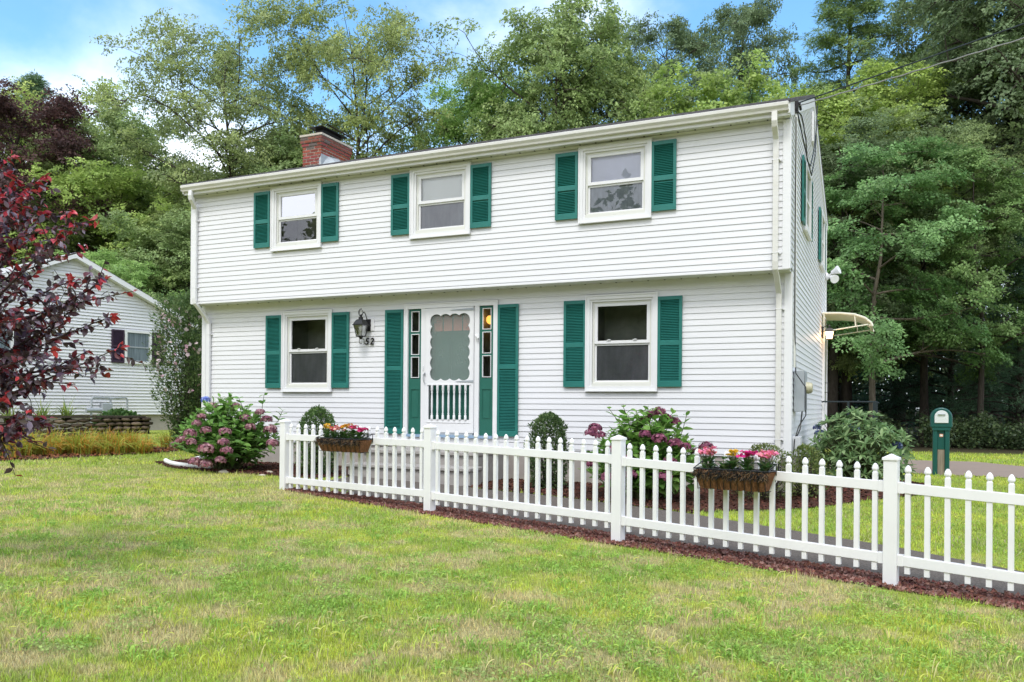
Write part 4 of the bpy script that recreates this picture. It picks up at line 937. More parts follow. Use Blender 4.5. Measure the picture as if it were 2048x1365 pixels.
def bloom_plant(s_, o_, z0, hgt, rad, petal, alt, label, seed, nfl=26, cat='flowering plant'):
    rng = np.random.default_rng(seed); p = fl(s_, o_); t = thing('flowering_plant', label, cat, (p[0], p[1], z0))
    n = 46; a = rng.uniform(0, 2 * pi, n); r = rad * rng.uniform(.1, .95, n); pos = np.stack([p[0] + cos_(a) * r * .5, p[1] + sin_(a) * r * .5, z0 + rng.uniform(0, hgt * .5, n)], 1)
    ax = np.stack([cos_(a), sin_(a), rng.uniform(.2, 1.1, n)], 1); ax /= np.linalg.norm(ax, axis=1)[:, None]; sd = np.cross(ax, [0, 0, 1.]); sd /= np.linalg.norm(sd, axis=1)[:, None]
    V, F, C = scatter_arrays(LEAFB[0], LEAFB[1], pos, ax, sd, np.cross(sd, ax), rng.uniform(.045, .075, n), colours(n, (.075, .17, .045), .3, rng, (.17, .24, .09), .25)); npmesh('leaves', V, F, M['leaf'], t, colr=C)
    heads = max(4, int(nfl / 6)) if nfl > 10 else 1; PP = []; AX = []
    for h in range(heads):
        ha = rng.uniform(0, 2 * pi); hr = rad * rng.uniform(0, .75); hc = np.array([p[0] + cos(ha) * hr, p[1] + sin(ha) * hr, z0 + hgt * rng.uniform(.72, 1)])
        for q in range(9):
            v = rng.normal(size=3); v[2] = abs(v[2]) * .5; PP.append(hc + v * np.array([.022, .022, .014])); AX.append(v)
    PP = np.array(PP); n = len(PP); ax, sd, nr = frames(n, 1.0, rng)
    five = []
    for k in range(5):
        c, s = cos(2 * pi * k / 5), sin(2 * pi * k / 5); tv = LEAF4[0] * np.array([.7, 1.6, 3]); rv = np.stack([tv[:, 0] * c - tv[:, 1] * s, tv[:, 0] * s + tv[:, 1] * c, tv[:, 2] + .12 * tv[:, 0]], 1)
        five.append(scatter_arrays(rv, LEAF4[1], PP, ax, sd, nr, rng.uniform(.022, .031, n), colours(n, petal, .2, rng, alt, .25)))
    V, F, C = join(five); npmesh('blossoms', V, F, M['petal'], t, colr=C)
    m = MB()
    for h in range(heads): m.tube([(p[0], p[1], z0), (PP[h * 9][0], PP[h * 9][1], PP[h * 9][2] - .01)], .003, 4)
    m.build('stem', M['stem'], t)
cos_, sin_ = np.cos, np.sin
RED, YEL, PNK, HOT, SAL = (.66, .03, .14), (.80, .50, .04), (.86, .28, .44), (.78, .06, .28), (.85, .38, .32)
for k, (s_, pc, al, lb) in enumerate(((1.01, YEL, (.8, .6, .2), 'yellow blooms at the left end of the far flower box'), (1.13, RED, SAL, 'red blooms second from the left in the far flower box'), (1.25, SAL, (.75, .6, .5), 'salmon blooms low in the middle of the far flower box'), (1.35, YEL, (.8, .3, .05), 'taller orange yellow blooms in the middle of the far flower box'), (1.47, RED, (.8, .7, .6), 'red and white blooms right of centre in the far flower box'), (1.60, HOT, RED, 'crimson blooms at the right end of the far flower box'))):
    bloom_plant(s_, .12, .775, .155 + .035 * (k in (0, 3, 4)), .088, pc, al, lb, 300 + k, 30)
for k, (s_, pc, al, lb, h, nf) in enumerate(((5.98, PNK, SAL, 'full pink blooms at the left end of the near flower box', .17, 60), (6.13, (.12, .25, .06), (.2, .3, .1), 'leafy plant without blooms in the near flower box', .09, 9), (6.20, YEL, (.8, .55, .05), 'single yellow bloom head in the near flower box', .155, 27), (6.33, HOT, (.7, .05, .3), 'magenta blooms right of centre in the near flower box', .145, 45), (6.49, PNK, SAL, 'coral pink blooms at the right end of the near flower box', .15, 55))):
    bloom_plant(s_, .12, .650, h + .025, .088, pc, al, lb, 400 + k, nf)

# green letter post
mbx = thing('letter_post', 'green plastic post with a rounded top and white letter flap beside the driveway', 'mailbox', (.945, 16.9, 0))
def onface(m, w, z0, z1, y0, y1, arch=False, dx=0.0):
    c = .945 + dx; pts = [(c - w, z0), (c + w, z0)]
    if arch:
        pts += [(c + w, z1 - w)] + [(c + w * cos(t), z1 - w + w * sin(t)) for t in np.linspace(0, pi, 13)[1:-1]] + [(c - w, z1 - w)]
    else: pts += [(c + w, z1), (c - w, z1)]
    return m.prism([(x, y0, z) for x, z in pts], (0, y1 - y0, 0))
m = MB(); onface(m, .178, .87, 1.235, 16.80, 17.06, True); mb_ = m.build('head', M['post'], mbx, bevel=.02)
m = MB(); m.prism([(.79, 16.80, .87), (1.10, 16.80, .87), (1.085, 16.80, .82), (.805, 16.80, .82)], (0, .24, 0)); m.build('neck', M['post'], mbx)
m = MB(); m.box(.81, .885, 16.815, 17.03, -.05, .83); m.box(1.005, 1.08, 16.815, 17.03, -.05, .83); m.box(.885, 1.005, 16.845, 17.02, .47, .83); m.build('column', M['post'], mbx, bevel=.01)
m = MB(); m.box(.89, 1.0, 16.85, 16.99, -.1, .469); m.build('wooden_post', M['wood'], mbx)
m = MB(); onface(m, .112, .955, 1.185, 16.785, 16.80, True); fl_ = m.build('letter_flap', M['silver'], mbx, bevel=.004)
m = MB(); m.box(.885, 1.005, 16.760, 16.785, 1.105, 1.118); m.build('handle', M['greymetal'], mbx)
m = MB(); m.box(.917, .975, 16.838, 16.845, .70, .755); m.build('sticker', M['label'], mbx); m = MB(); m.box(.925, .967, 16.835, 16.838, .712, .742); m.build('sticker', M['paper'], mbx)

# corrugated pipe end, stones
t = MB(); q = [(-11.9 - 0.0, 11.0, .17), (-11.5, 10.6, .16), (-11.0, 10.45, .15), (-10.3, 10.5, .14)]
pp = np.array([np.array(q[0]) * (1 - u) + np.array(q[-1]) * u + np.array([0, -.22 * sin(u * pi), 0]) for u in np.linspace(0, 1, 60)])
t.tube(pp, [.036 + .005 * (i % 2) for i in range(60)], 12); o = t.build('drain_pipe', M['drain'], smooth=False); setp(o, 'white corrugated drain pipe lying under the left hydrangea', 'pipe')
def stone(x, y, r, label, m_, flat=.55, seed=0, zoff=0):
    rng = np.random.default_rng(seed); import_ = bmesh_ico(2); v = import_[0] * (1 + rng.uniform(-.18, .18, (len(import_[0]), 1))) * np.array([r * rng.uniform(1, 1.4), r, r * flat]) + np.array([x, y, float(G(x, y)) + r * flat * .4 + zoff])
    c = np.tile(np.array([[.48, .43, .34]]) * rng.uniform(.85, 1.1), (len(v), 1)); o = npmesh('stone', v, import_[1], m_, colr=c, smooth=False); return setp(o, label, 'stone')
import bmesh
def bmesh_ico(sub):
    b = bmesh.new(); bmesh.ops.create_icosphere(b, subdivisions=sub, radius=1); v = np.array([tuple(x.co) for x in b.verts]); f = np.array([[q.index for q in p.verts] for p in b.faces]); b.free(); return v, f
stone(-9.55, 9.98, .075, 'pale stone at the lawn edge in front of the left hydrangea', M['stone'], seed=1)
stone(-8.95, 10.35, .055, 'small pale stone on the bark under the left hydrangea', M['stone'], seed=2)
stone(-8.72, 9.93, .055, 'flat pale stone between the left hydrangea and the first fence post', M['stone'], .35, seed=3)

# ------------------------------------------------------------------ neighbouring house
ND = np.array([.2130, .9770]); NN = np.array([.9770, -.2130]); NP = np.array([-20.233, 19.372]); NW = 6.9
nbh = thing('neighbour_house', 'white single storey house with plum shutters seen behind the dark red tree', 'house', (-21, 15, .3))
def npt(s_, o_, z): return (NP[0] + ND[0] * s_ + NN[0] * o_, NP[1] + ND[1] * s_ + NN[1] * o_, z)      # s runs away from the street corner, o outwards
def nbox(m, s0, s1, o0, o1, z0, z1, c=None):
    return m.add([npt(a, b, z) for z in (z0, z1) for b in (o0, o1) for a in (s0, s1)], [(0, 2, 3, 1), (4, 5, 7, 6), (0, 1, 5, 4), (2, 6, 7, 3), (0, 4, 6, 2), (1, 3, 7, 5)], c)
NZ0, NE, NA, NR = .87, 3.70, -3.45, .467
def ntop(s_): return NE + NR * (s_ + NW if s_ < NA else -s_)
m = MB(); z = NZ0; ex = .092
while z < ntop(NA) - .05:
    s1 = 0; s0 = -NW
    if z + ex > NE: s1 = -(z + ex - NE) / NR; s0 = -NW + (z + ex - NE) / NR
    m.add([npt(s0, .034, z), npt(s1, .034, z), npt(s1, .002, z + ex), npt(s0, .002, z + ex), npt(s0, -.004, z + .003), npt(s1, -.004, z + .003)], [(0, 1, 2, 3), (1, 0, 4, 5)]); z += ex
m.add([npt(-NW, -.003, NZ0), npt(0, -.003, NZ0), npt(0, -.003, NE), npt(NA, -.003, ntop(NA)), npt(-NW, -.003, NE)], [(0, 1, 2, 3, 4)])
m.build('wall', M['siding'], nbh)
m = MB(); nbox(m, -NW, 0, -9, -.02, NZ0, NE); m.build('wall', M['siding'], nbh)
m = MB(); nbox(m, -NW + .05, -.05, -8.9, -.06, -.2, NZ0 + .02); m.build('foundation', M['foundation'], nbh)
m = MB()
m.prism([npt(.35, .22, NE - .14), npt(NA, .22, ntop(NA) - .03), npt(NA, .22, ntop(NA) + .12), npt(.38, .22, NE - .0)], tuple(np.array(npt(0, .26, 0)) - np.array(npt(0, .22, 0))))
m.prism([npt(-NW - .35, .22, NE - .14), npt(NA, .22, ntop(NA) - .03), npt(NA, .22, ntop(NA) + .12), npt(-NW - .38, .22, NE - .0)], tuple(np.array(npt(0, .26, 0)) - np.array(npt(0, .22, 0))))
m.add([npt(.35, .22, NE - .13), npt(.35, 0, NE - .13), npt(NA, 0, ntop(NA) - .02), npt(NA, .22, ntop(NA) - .02)], [(0, 1, 2, 3)])
m.build('rake_board', M['trim'], nbh)
m = MB(); m.add([npt(.4, .27, NE + .0), npt(NA, .27, ntop(NA) + .13), npt(NA, -9, ntop(NA) + .13), npt(.4, -9, NE)], [(0, 1, 2, 3)]); m.add([npt(-NW - .4, .27, NE + .0), npt(NA, .27, ntop(NA) + .13), npt(NA, -9, ntop(NA) + .13), npt(-NW - .4, -9, NE)], [(0, 3, 2, 1)])
m.build('roof', mat('light grey shingle', (.50, .50, .50), .9, .1, var=.2, vscale=9), nbh)
def nwin(s0, s1, z0, z1, lab=None):
    m = MB()
    for a, b, c, d in ((s0 - .07, s0, z0 - .07, z1 + .07), (s1, s1 + .07, z0 - .07, z1 + .07), (s0, s1, z1, z1 + .07), (s0, s1, z0 - .07, z0)): nbox(m, a, b, -.01, .075, c, d)
    f = m.build('window', M['trim'], nbh)
    zm = (z0 + z1) / 2; m = MB(); nbox(m, s0, s1, .0, .060, zm - .018, zm + .018); nbox(m, s0, s0 + .03, .0, .058, z0, z1); nbox(m, s1 - .03, s1, .0, .058, z0, z1); nbox(m, s0, s1, .0, .056, z0, z0 + .03); m.build('sash', M['greymetal'], f)
    m = MB(); nbox(m, s0, s1, -.0, .046, z0, z1); m.build('pane', M['curtain'], f)
def nshut(s0, s1, z0, z1):
    m = MB(); nbox(m, s0, s0 + .04, .018, .07, z0, z1); nbox(m, s1 - .04, s1, .018, .07, z0, z1); nbox(m, s0 + .04, s1 - .04, .018, .038, z0, z1)
    for c, d in ((z0, z0 + .06), ((z0 + z1) / 2 - .03, (z0 + z1) / 2 + .03), (z1 - .05, z1)): nbox(m, s0 + .04, s1 - .04, .018, .068, c, d)
    z = z0 + .06
    while z < z1 - .06: m.add([npt(s0 + .04, .066, z), npt(s1 - .04, .066, z), npt(s1 - .04, .042, z + .026), npt(s0 + .04, .042, z + .026)], [(0, 1, 2, 3)]); z += .032
    m.build('shutter', M['purple'], nbh)
nwin(-1.86, -1.16, 2.46, 3.32); nshut(-2.32, -1.95, 2.40, 3.38); nshut(-1.07, -.70, 2.40, 3.38)
nwin(-6.0, -5.05, 2.46, 3.32); nshut(-4.96, -4.55, 2.40, 3.38)
m = MB(); nbox(m, -3.95, -3.08, .0, .07, 4.05, 4.12); nbox(m, -3.16, -3.06, .0, .07, 4.05, 4.85); nbox(m, -3.97, -3.88, .0, .07, 4.05, 4.85); nbox(m, -3.88, -3.16, .0, .068, 4.78, 4.85)
for z in np.arange(4.14, 4.76, .08): m.add([npt(-3.88, .065, z), npt(-3.16, .065, z), npt(-3.16, .036, z + .045), npt(-3.88, .036, z + .045)], [(0, 1, 2, 3)])
m.build('gable_vent', M['trim'], nbh)
m = MB(); nbox(m, -2.1, -2.04, 0, .05, NZ0 - .5, NZ0); nbox(m, -.06, 0.01, .0, .05, NZ0, NE - .05); m.build('corner_board', M['trim'], nbh)
gm = thing('gas_meter', 'grey gas meter with looped pipes against the neighbouring wall', 'meter', npt(-2.7, .25, .9)); gq = lambda s_, z_: npt(s_, .26, z_)
m = MB(); m.tube([gq(-3.0, .6), gq(-3.0, 1.30), gq(-2.95, 1.36), gq(-2.5, 1.36), gq(-2.45, 1.30), gq(-2.45, 1.05)], .028, 8); m.tube([gq(-2.45, 1.34), gq(-2.0, 1.37), gq(-1.95, 1.32), gq(-1.95, 1.0)], .028, 8); m.build('pipe', M['greymetal'], gm, smooth=True)
m = MB(); nbox(m, -2.72, -2.42, .14, .34, .90, 1.20); m.build('meter_body', M['greymetal'], gm, bevel=.02); m = MB(); m.tube([gq(-3.15, 1.0), gq(-2.7, 1.0)], .07, 10); m.build('regulator', M['greymetal'], gm, smooth=True)
# dry stone retaining wall in front of it
rw = thing('retaining_wall', 'low dark field stone wall in front of the neighbouring house', 'wall', (-19, 14.5, .2))
def ip(u, v): return np.array([-18.35 - .0 + (-20.3 + 18.35) * (1 - u) , 16.2 - (1 - u) * 5.6]) + np.array([v, 0])
ico = bmesh_ico(1); VV = []; FF = []; CC = []; b = 0; rng = np.random.default_rng(5)
for row in range(4):
    u = 0
    while u < 1:
        w_ = rng.uniform(.03, .055); p = ip(u + w_ / 2, rng.uniform(-.03, .03)); v = ico[0] * np.array([.13, w_ * 3.9, .062]) * (1 + rng.uniform(-.15, .15, (len(ico[0]), 1))) + np.array([p[0], p[1], float(G(*p)) + .06 + row * .115])
        VV.append(v); FF.append(ico[1] + b); b += len(v); CC.append(np.tile(np.array([[.15, .115, .085]]) * rng.uniform(.4, 1.7), (len(v), 1))); u += w_
npmesh('stones', np.concatenate(VV), np.concatenate(FF), M['stone'], rw, colr=np.concatenate(CC))
m = MB(); a0, a1 = ip(0, -.05), ip(1, -.05); gz = float(G(*a1)); m.prism([(a0[0] + .14, a0[1], gz + .45), (a1[0] + .14, a1[1], gz + .45), (a1[0] - .45, a1[1] + .1, gz + .45), (a0[0] - .45, a0[1] + .1, gz + .45)], (0, 0, .05)); m.box(a1[0] - .9, a1[0] + .05, a1[1], a1[1] + .2, gz - .1, gz + .45)
m.build('coping', M['bark'], rw)
wf = thing('wooden_fence', 'grey vertical board fence between the two houses', 'fence', (-19.2, 20.6, .3))
for k in range(14):
    m = MB(); xa = -20.0 + k * .155; m.box(xa, xa + .145, 20.9 + .004 * (k % 2), 20.925 + .004 * (k % 2), .2, 2.0 + .02 * (k % 3)); m.build('board', M['wood'], wf)

# ------------------------------------------------------------------ trees
def tube_arrays(pts, rad, n=6):
    pts = np.asarray(pts, float); k = len(pts); d = np.gradient(pts, axis=0); d /= np.linalg.norm(d, axis=1)[:, None] + 1e-9
    a = np.where(np.abs(d[:, 2:3]) < .9, np.array([[0, 0, 1.]]), np.array([[1., 0, 0]])); u = np.cross(d, a); u /= np.linalg.norm(u, axis=1)[:, None]; w = np.cross(d, u)
    t = np.arange(n) * 2 * pi / n; V = (pts[:, None] + np.asarray(rad)[:, None, None] * (u[:, None] * np.cos(t)[None, :, None] + w[:, None] * np.sin(t)[None, :, None])).reshape(-1, 3)
    i = np.arange(k - 1)[:, None] * n; j = np.arange(n)[None]; j2 = (j + 1) % n
    return V, np.stack([i + j, i + j2, i + n + j2, i + n + j], -1).reshape(-1, 4)
def bend(a, b, rng, amp, k=5):
    a = np.asarray(a); b = np.asarray(b); t = np.linspace(0, 1, k)[:, None]; Lg = np.linalg.norm(b - a); o = rng.normal(size=(1, 3)) * amp * Lg
    return a + (b - a) * t + o * np.sin(t * pi) + np.array([[0, 0, amp * Lg]]) * np.sin(t * pi)
def make_tree(seed, H, R, base, tr, style='round', nl=30, nleaf=30000, leaf=.13, clump=.55, flat=.5, fork=0, lean=(0, 0), open_=0.0, sub=5, color=(.06, .11, .03), alt=(.10, .16, .035), top=.93):
    """wood and leaf arrays of a tree standing at the origin"""
    rng = np.random.default_rng(seed); W = []; tips = []
    kk = 9; hs = np.linspace(0, H * top, kk); wob = np.cumsum(rng.normal(0, .012 * H, (kk, 2)), 0) * np.linspace(0, 1, kk)[:, None]
    trunk = np.c_[wob[:, 0] + lean[0] * (hs / H) ** 1.3 * H, wob[:, 1] + lean[1] * (hs / H) ** 1.3 * H, hs]; rad = tr * (1 - .93 * (hs / (H * top)) ** .9); rad[0] *= 1.35
    trunk[0, 2] = -.4
    W.append(tube_arrays(trunk, rad, 9))
    def at(h): return np.array([np.interp(h, hs, trunk[:, i]) for i in range(3)]), np.interp(h, hs, rad)
    hb_ = base * H
    for i in range(nl):
        f = (i + rng.uniform(0, 1)) / nl; h0 = hb_ + (H * top - hb_) * f * .97
        if style == 'round': reach = R * (max(0, 1 - ((f - .38) / .66) ** 2)) ** .55; rise = rng.uniform(.15, .75) + f * .5
        elif style == 'cone': reach = R * (1 - f) ** .8 + .4; rise = rng.uniform(-.12, .22)
        elif style == 'vase': reach = R * (.45 + .55 * sin(min(1, f * 1.15) * pi * .6)) * (1 if f < .85 else .75); rise = rng.uniform(.5, 1.1)
        else: reach = R * (.75 + .25 * rng.random()) * (1 - .5 * f ** 3); rise = rng.uniform(.0, .35)
        reach *= rng.uniform(.72, 1.12); az = i * 2.39996 + rng.uniform(-.35, .35)
        p, r0 = at(h0); q = p + np.array([cos(az) * reach, sin(az) * reach, reach * rise * (.55 if style != 'cone' else 1)])
        q[2] = min(q[2], H * 1.02)
        pts = bend(p, q, rng, .07, 6); r0 = min(r0 * .6, .02 + reach * .017); W.append(tube_arrays(pts, r0 * np.linspace(1, .18, 6), 6))
        for s_ in range(sub):
            t_ = rng.uniform(.28, 1.0); k_ = t_ * 5; a = pts[int(k_)] * (1 - k_ % 1) + pts[min(5, int(k_) + 1)] * (k_ % 1)
            L_ = reach * rng.uniform(.22, .5) * (1.15 - .5 * t_); v = np.array([cos(az), sin(az), .25]) * .6 + rng.normal(size=3) * np.array([.8, .8, .45 if style != 'cone' else .12]); v /= np.linalg.norm(v); e = a + v * L_
            e[2] = min(e[2], H * 1.05)
            sp = bend(a, e, rng, .06, 4); W.append(tube_arrays(sp, r0 * .38 * np.linspace(1, .25, 4), 4)); tips += [sp[3], sp[2] * .6 + sp[3] * .4, sp[1] * .5 + sp[2] * .5]
        tips.append(q)
    tips = np.array(tips)
    if open_: tips = tips[rng.random(len(tips)) > open_]
    # leaves sit in flat sprays; all leaves of one spray lean the same way, so sprays catch the light as a whole
    ks = 3 if style != 'cone' else 2; T = np.repeat(tips, ks, 0); off = rng.normal(size=T.shape); off /= np.maximum(1, np.linalg.norm(off, axis=1)[:, None] / 1.3)
    T = T + off * clump * np.array([1, 1, flat]); ns = np.array([[0, 0, 1.]]) + rng.normal(0, .42 if style != 'layer' else .2, T.shape); outw = T - np.array([0, 0, H * .5]); outw[:, 2] *= .3; outw /= np.linalg.norm(outw, axis=1)[:, None] + 1e-6
    ns = ns + outw * .55; ns /= np.linalg.norm(ns, axis=1)[:, None]; srad = clump * .62 * rng.uniform(.55, 1.35, len(T)); wgt = srad ** 2; ci = rng.choice(len(T), nleaf, p=wgt / wgt.sum()); n = nleaf
    u1 = np.cross(ns, [.3, .9, .2]); u1 /= np.linalg.norm(u1, axis=1)[:, None]; u2 = np.cross(ns, u1)
    th_ = rng.uniform(0, 2 * pi, n); rr_ = np.sqrt(rng.random(n)) * (1 + .25 * np.sin(3 * th_ + ci)); rr_ = rr_ * srad[ci]
    pos = T[ci] + u1[ci] * (np.cos(th_) * rr_)[:, None] + u2[ci] * (np.sin(th_) * rr_ * .8)[:, None] + rng.normal(0, .035, (n, 3)) - ns[ci] * (rr_ ** 2 * .5)[:, None]
    shade = rng.uniform(-.24, .24, len(T))[ci]; mixv = np.clip(rng.uniform(0, .75, len(T))[ci] + rng.uniform(-.15, .35, n), 0, 1)[:, None]
    C = 2.05 * (np.array(color) * (1 - mixv) + np.array(alt) * mixv) * (1 + shade[:, None]) * rng.uniform(.85, 1.15, (n, 1))
    nr = ns[ci] + rng.normal(0, .38, (n, 3)); nr /= np.linalg.norm(nr, axis=1)[:, None]; ax = u1[ci] * np.cos(th_)[:, None] + u2[ci] * np.sin(th_)[:, None] + rng.normal(0, .4, (n, 3)); ax -= nr * (ax * nr).sum(1)[:, None]; ax /= np.linalg.norm(ax, axis=1)[:, None]; sd = np.cross(nr, ax)
    if style == 'cone': V, F, C = scatter_arrays(LEAF4[0] * np.array([1, .26, .5]), LEAF4[1], pos, ax, sd, nr, leaf * rng.uniform(1.0, 2.0, n), C)
    else: V, F, C = scatter_arrays(LEAF4[0] * np.array([1, 1.15, 1.5]), LEAF4[1], pos, ax, sd, nr, leaf * rng.uniform(.7, 1.3, n), C)
    wv = []; wf_ = []; b = 0
    for v, f in W: wv.append(v); wf_.append(f + b); b += len(v)
    return (np.concatenate(wv), np.concatenate(wf_)), (V, F, C)
def plant_tree(name, label, cat, arrays, loc, bark='bark', group=None, crown='crown'):
    t = thing(name, label, cat, loc, group); L_ = np.array(loc, float); (wv, wf_), (V, F, C) = arrays
    a = npmesh('trunk', wv + L_, wf_, M[bark], t, smooth=True, origin=L_); b = npmesh(crown, V + L_, F, M['leaf'], t, colr=C, origin=L_)
    return t, a, b
def leafmat(name, tint):
    """leaf material with a tint of its own, for trees sharing one crown mesh"""
    m = M['leaf'].copy(); m.name = name; nt = m.node_tree; at_ = [q for q in nt.nodes if q.type == 'ATTRIBUTE'][0]; x = N(nt, 'ShaderNodeMix', data_type='RGBA', blend_type='MULTIPLY'); x.inputs['Factor'].default_value = 1; x.inputs['B'].default_value = (*tint, 1)
    tg = [l.to_socket for l in at_.outputs['Color'].links]; nt.links.new(at_.outputs['Color'], x.inputs['A'])
    for s_ in tg: nt.links.new(x.outputs['Result'], s_)
    return m
TINT = dict(green=leafmat('mid green foliage', (1, 1, 1)), yellow=leafmat('yellow green foliage', (1.18, 1.18, .80)), bright=leafmat('bright green foliage', (1.08, 1.22, .98)), dark=leafmat('dark foliage', (.78, .84, .86)), olive=leafmat('olive foliage', (1.02, 1.0, .88)), blue=leafmat('blue green foliage', (.85, 1.0, 1.15)))
def pix(px, py, z):
    return (fw + cr * (px - CX) / FPX + cu * (CY - py) / FPX) * z + np.array([0, 0, CAMZ])
def place(px, z):
    """plan point on the sight line of column px at depth z"""
    q = fw * z + rt * z * (px - CX) / FPX; return q[0], q[1]
AR = {}
GREEN, GALT = (.105, .150, .055), (.20, .25, .095)
AR['round'] = make_tree(11, 16, 5.2, .20, .30, 'round', 46, 105000, .125, .50, .60, open_=.05, sub=9, color=GREEN, alt=GALT)
AR['airy'] = make_tree(12, 17, 5.4, .24, .26, 'vase', 38, 95000, .115, .46, .55, color=(.112, .145, .065), alt=(.215, .25, .095), sub=10)
AR['tall'] = make_tree(13, 20, 4.6, .32, .36, 'round', 42, 90000, .125, .50, .60, sub=9, color=(.090, .122, .056), alt=(.155, .19, .092), open_=.14)
AR['layer'] = make_tree(14, 10, 4.2, .22, .14, 'layer', 22, 50000, .10, .46, .22, open_=.22, color=(.082, .135, .042), alt=(.155, .215, .070), sub=6)
AR['pine'] = make_tree(15, 19, 4.1, .28, .28, 'cone', 70, 80000, .13, .30, .5, color=(.072, .112, .055), alt=(.125, .17, .082), sub=7, top=1.0)
AR['dense'] = make_tree(16, 11, 4.3, .06, .20, 'round', 40, 90000, .12, .50, .6, color=(.105, .152, .060), alt=(.19, .24, .098))
AR['hemlock'] = make_tree(17, 15, 4.2, .05, .24, 'cone', 80, 52000, .16, .55, .35, color=(.045, .085, .045), alt=(.075, .125, .065), sub=6, top=1.0)
PROTO = {}
def tree(kind, px, z, scale, tint, label, group='trees of the wood behind the house', rot=None, name='tree', sz=None, bark=None, dz=0.0):
    x, y = place(px, z); g = float(G(x, y)) + dz; rot = rot if rot is not None else (px * .37 + z) % 6.28
    if kind not in PROTO:
        t, a, b = plant_tree(name, label, 'tree', AR[kind], (0, 0, 0), 'bark', group); PROTO[kind] = (a, b)
        for q in (a, b): q.material_slots[0].link = 'OBJECT'; 
    else:
        t = thing(name, label, 'tree', (0, 0, 0), group); a0, b0 = PROTO[kind]; a, b = a0.copy(), b0.copy()
        for q in (a, b): col.objects.link(q); q.parent = t; q.location = (0, 0, 0)
    a.material_slots[0].link = 'OBJECT'; b.material_slots[0].link = 'OBJECT'
    a.material_slots[0].material = M[bark or 'bark']; b.material_slots[0].material = TINT[tint]
    t.location = (x, y, g); t.rotation_euler = (0, 0, rot); t.scale = (scale, scale, scale * (sz or 1)); ORG[t.name] = np.array([x, y, g])
    return t
GW = 'trees of the wood behind the house'
# left of and behind the house
tree('pine', 25, 47, 1.06, 'dark', 'dark pine whose top shows above the copper tree at the far left', name='pine_tree')
tree('airy', 78, 42, 1.00, 'yellow', 'yellow green tree top between the pine and the copper tree')
tree('round', 215, 40, .93, 'green', 'green tree behind the right edge of the copper tree')
tree('dense', 250, 36, 1.02, 'yellow', 'yellow green maple between the copper tree and the tall airy tree', name='maple_tree')
tree('airy', 458, 35, 0.8, 'green', 'tall spreading open tree left of the chimney with dark limbs', rot=1.1, sz=1.26)
tree('round', 400, 41, 0.8, 'olive', 'green crown behind the tall open tree left of the chimney', sz=0.95)
tree('airy', 716, 36, 0.76, 'olive', 'tall open tree with forked trunks just right of the chimney', rot=2.6, sz=1.42)
tree('dense', 610, 37, 1.1, 'green', 'rounded green tree filling in behind the chimney')
tree('round', 1080, 37, 0.92, 'green', 'broad dense maple behind the middle of the roof', name='maple_tree', rot=.4, sz=1.3)
tree('round', 985, 40, 0.86, 'bright', 'bright green left shoulder of the maples behind the roof', name='maple_tree', rot=3.3, sz=1.24)
tree('dense', 870, 39, 1.06, 'olive', 'lower olive tree in the dip left of the broad maple')
tree('round', 1190, 39, 0.8, 'olive', 'olive crown against the right side of the broad maple', rot=5.1, sz=1.45)
tree('tall', 1370, 43, 0.72, 'dark', 'dark tall oak behind the right half of the roof', name='oak_tree', sz=1.55)
tree('tall', 1480, 46, 0.72, 'dark', 'dark tall oak rising out of the picture left of the pine', name='oak_tree', rot=2.2, sz=1.75)
tree('dense', 1450, 34, 1.2, 'yellow', 'yellow green tree left of the pine above the roof', sz=1.08)
tree('dense', 1020, 30, .86, 'bright', 'young bright sapling top peeping over the roof edge')
tree('pine', 1672, 38, 1.12, 'yellow', 'tall pine with sky around its top behind the gable', name='pine_tree', sz=1.06)
tree('pine', 1500, 36, .82, 'blue', 'blue green young pine just above the right roof edge', name='pine_tree')
tree('round', 1690, 34, .93, 'yellow', 'yellow green tree in front of the tall pine behind the gable')
tree('airy', 1790, 44, .92, 'olive', 'thin open tree top between the pine and the big right oak')
tree('dense', 320, 33, 0.74, 'green', 'dense green tree in the gap between the two houses', sz=1.0)
tree('dense', 425, 35, 0.8, 'olive', 'olive green tree behind the left corner of the white house', sz=1.05)
tree('dense', 250, 30.5, .56, 'bright', 'bright green leafy tree rising behind the neighbouring roof')
tree('dense', 160, 31.5, .60, 'bright', 'bright green crown behind the neighbouring gable at the left', rot=2.0)
tree('dense', 340, 30, .42, 'green', 'low green tree at the right end of the neighbouring roof')
# right side wood
tree('tall', 2035, 31, 1.0, 'dark', 'big dark oak at the right edge of the picture', name='oak_tree', rot=.7, sz=1.15)
tree('tall', 1945, 38, 0.8, 'olive', 'tall oak with a straight trunk behind the green letter post', name='oak_tree', rot=4.0, sz=1.28)
tree('round', 560, 45, .95, 'green', 'green crown far behind the two open trees by the chimney', rot=.9, sz=1.02)
tree('round', 300, 43, .80, 'olive', 'olive crown far behind the left open tree', rot=4.9, sz=1.0)
tree('round', 820, 44, .80, 'green', 'green crown far behind between the open trees and the broad maple', rot=2.9, sz=1.0)
tree('round', 1985, 35, 1.05, 'dark', 'dark rounded oak filling the right wood up to the top', name='oak_tree', rot=.2, sz=1.35)
tree('tall', 2130, 34, 1.1, 'green', 'oak reaching in from beyond the right edge', name='oak_tree', rot=2.9)
tree('layer', 1745, 26.5, 0.9, 'blue', 'slender maple with layered leaves right of the awning', name='maple_tree', bark='barkgrey', sz=1.15)
tree('airy', 1850, 30, 0.68, 'dark', 'open dark maple in the middle of the right wood', name='maple_tree', rot=1.9, sz=1.0)
tree('airy', 1690, 31, 0.6, 'green', 'open green maple close behind the rear corner', name='maple_tree', rot=4.4, sz=0.98)
tree('layer', 1960, 27, 0.85, 'dark', 'small dark layered understory tree at the right above the letter post', name='maple_tree', rot=3.0, sz=1.2)
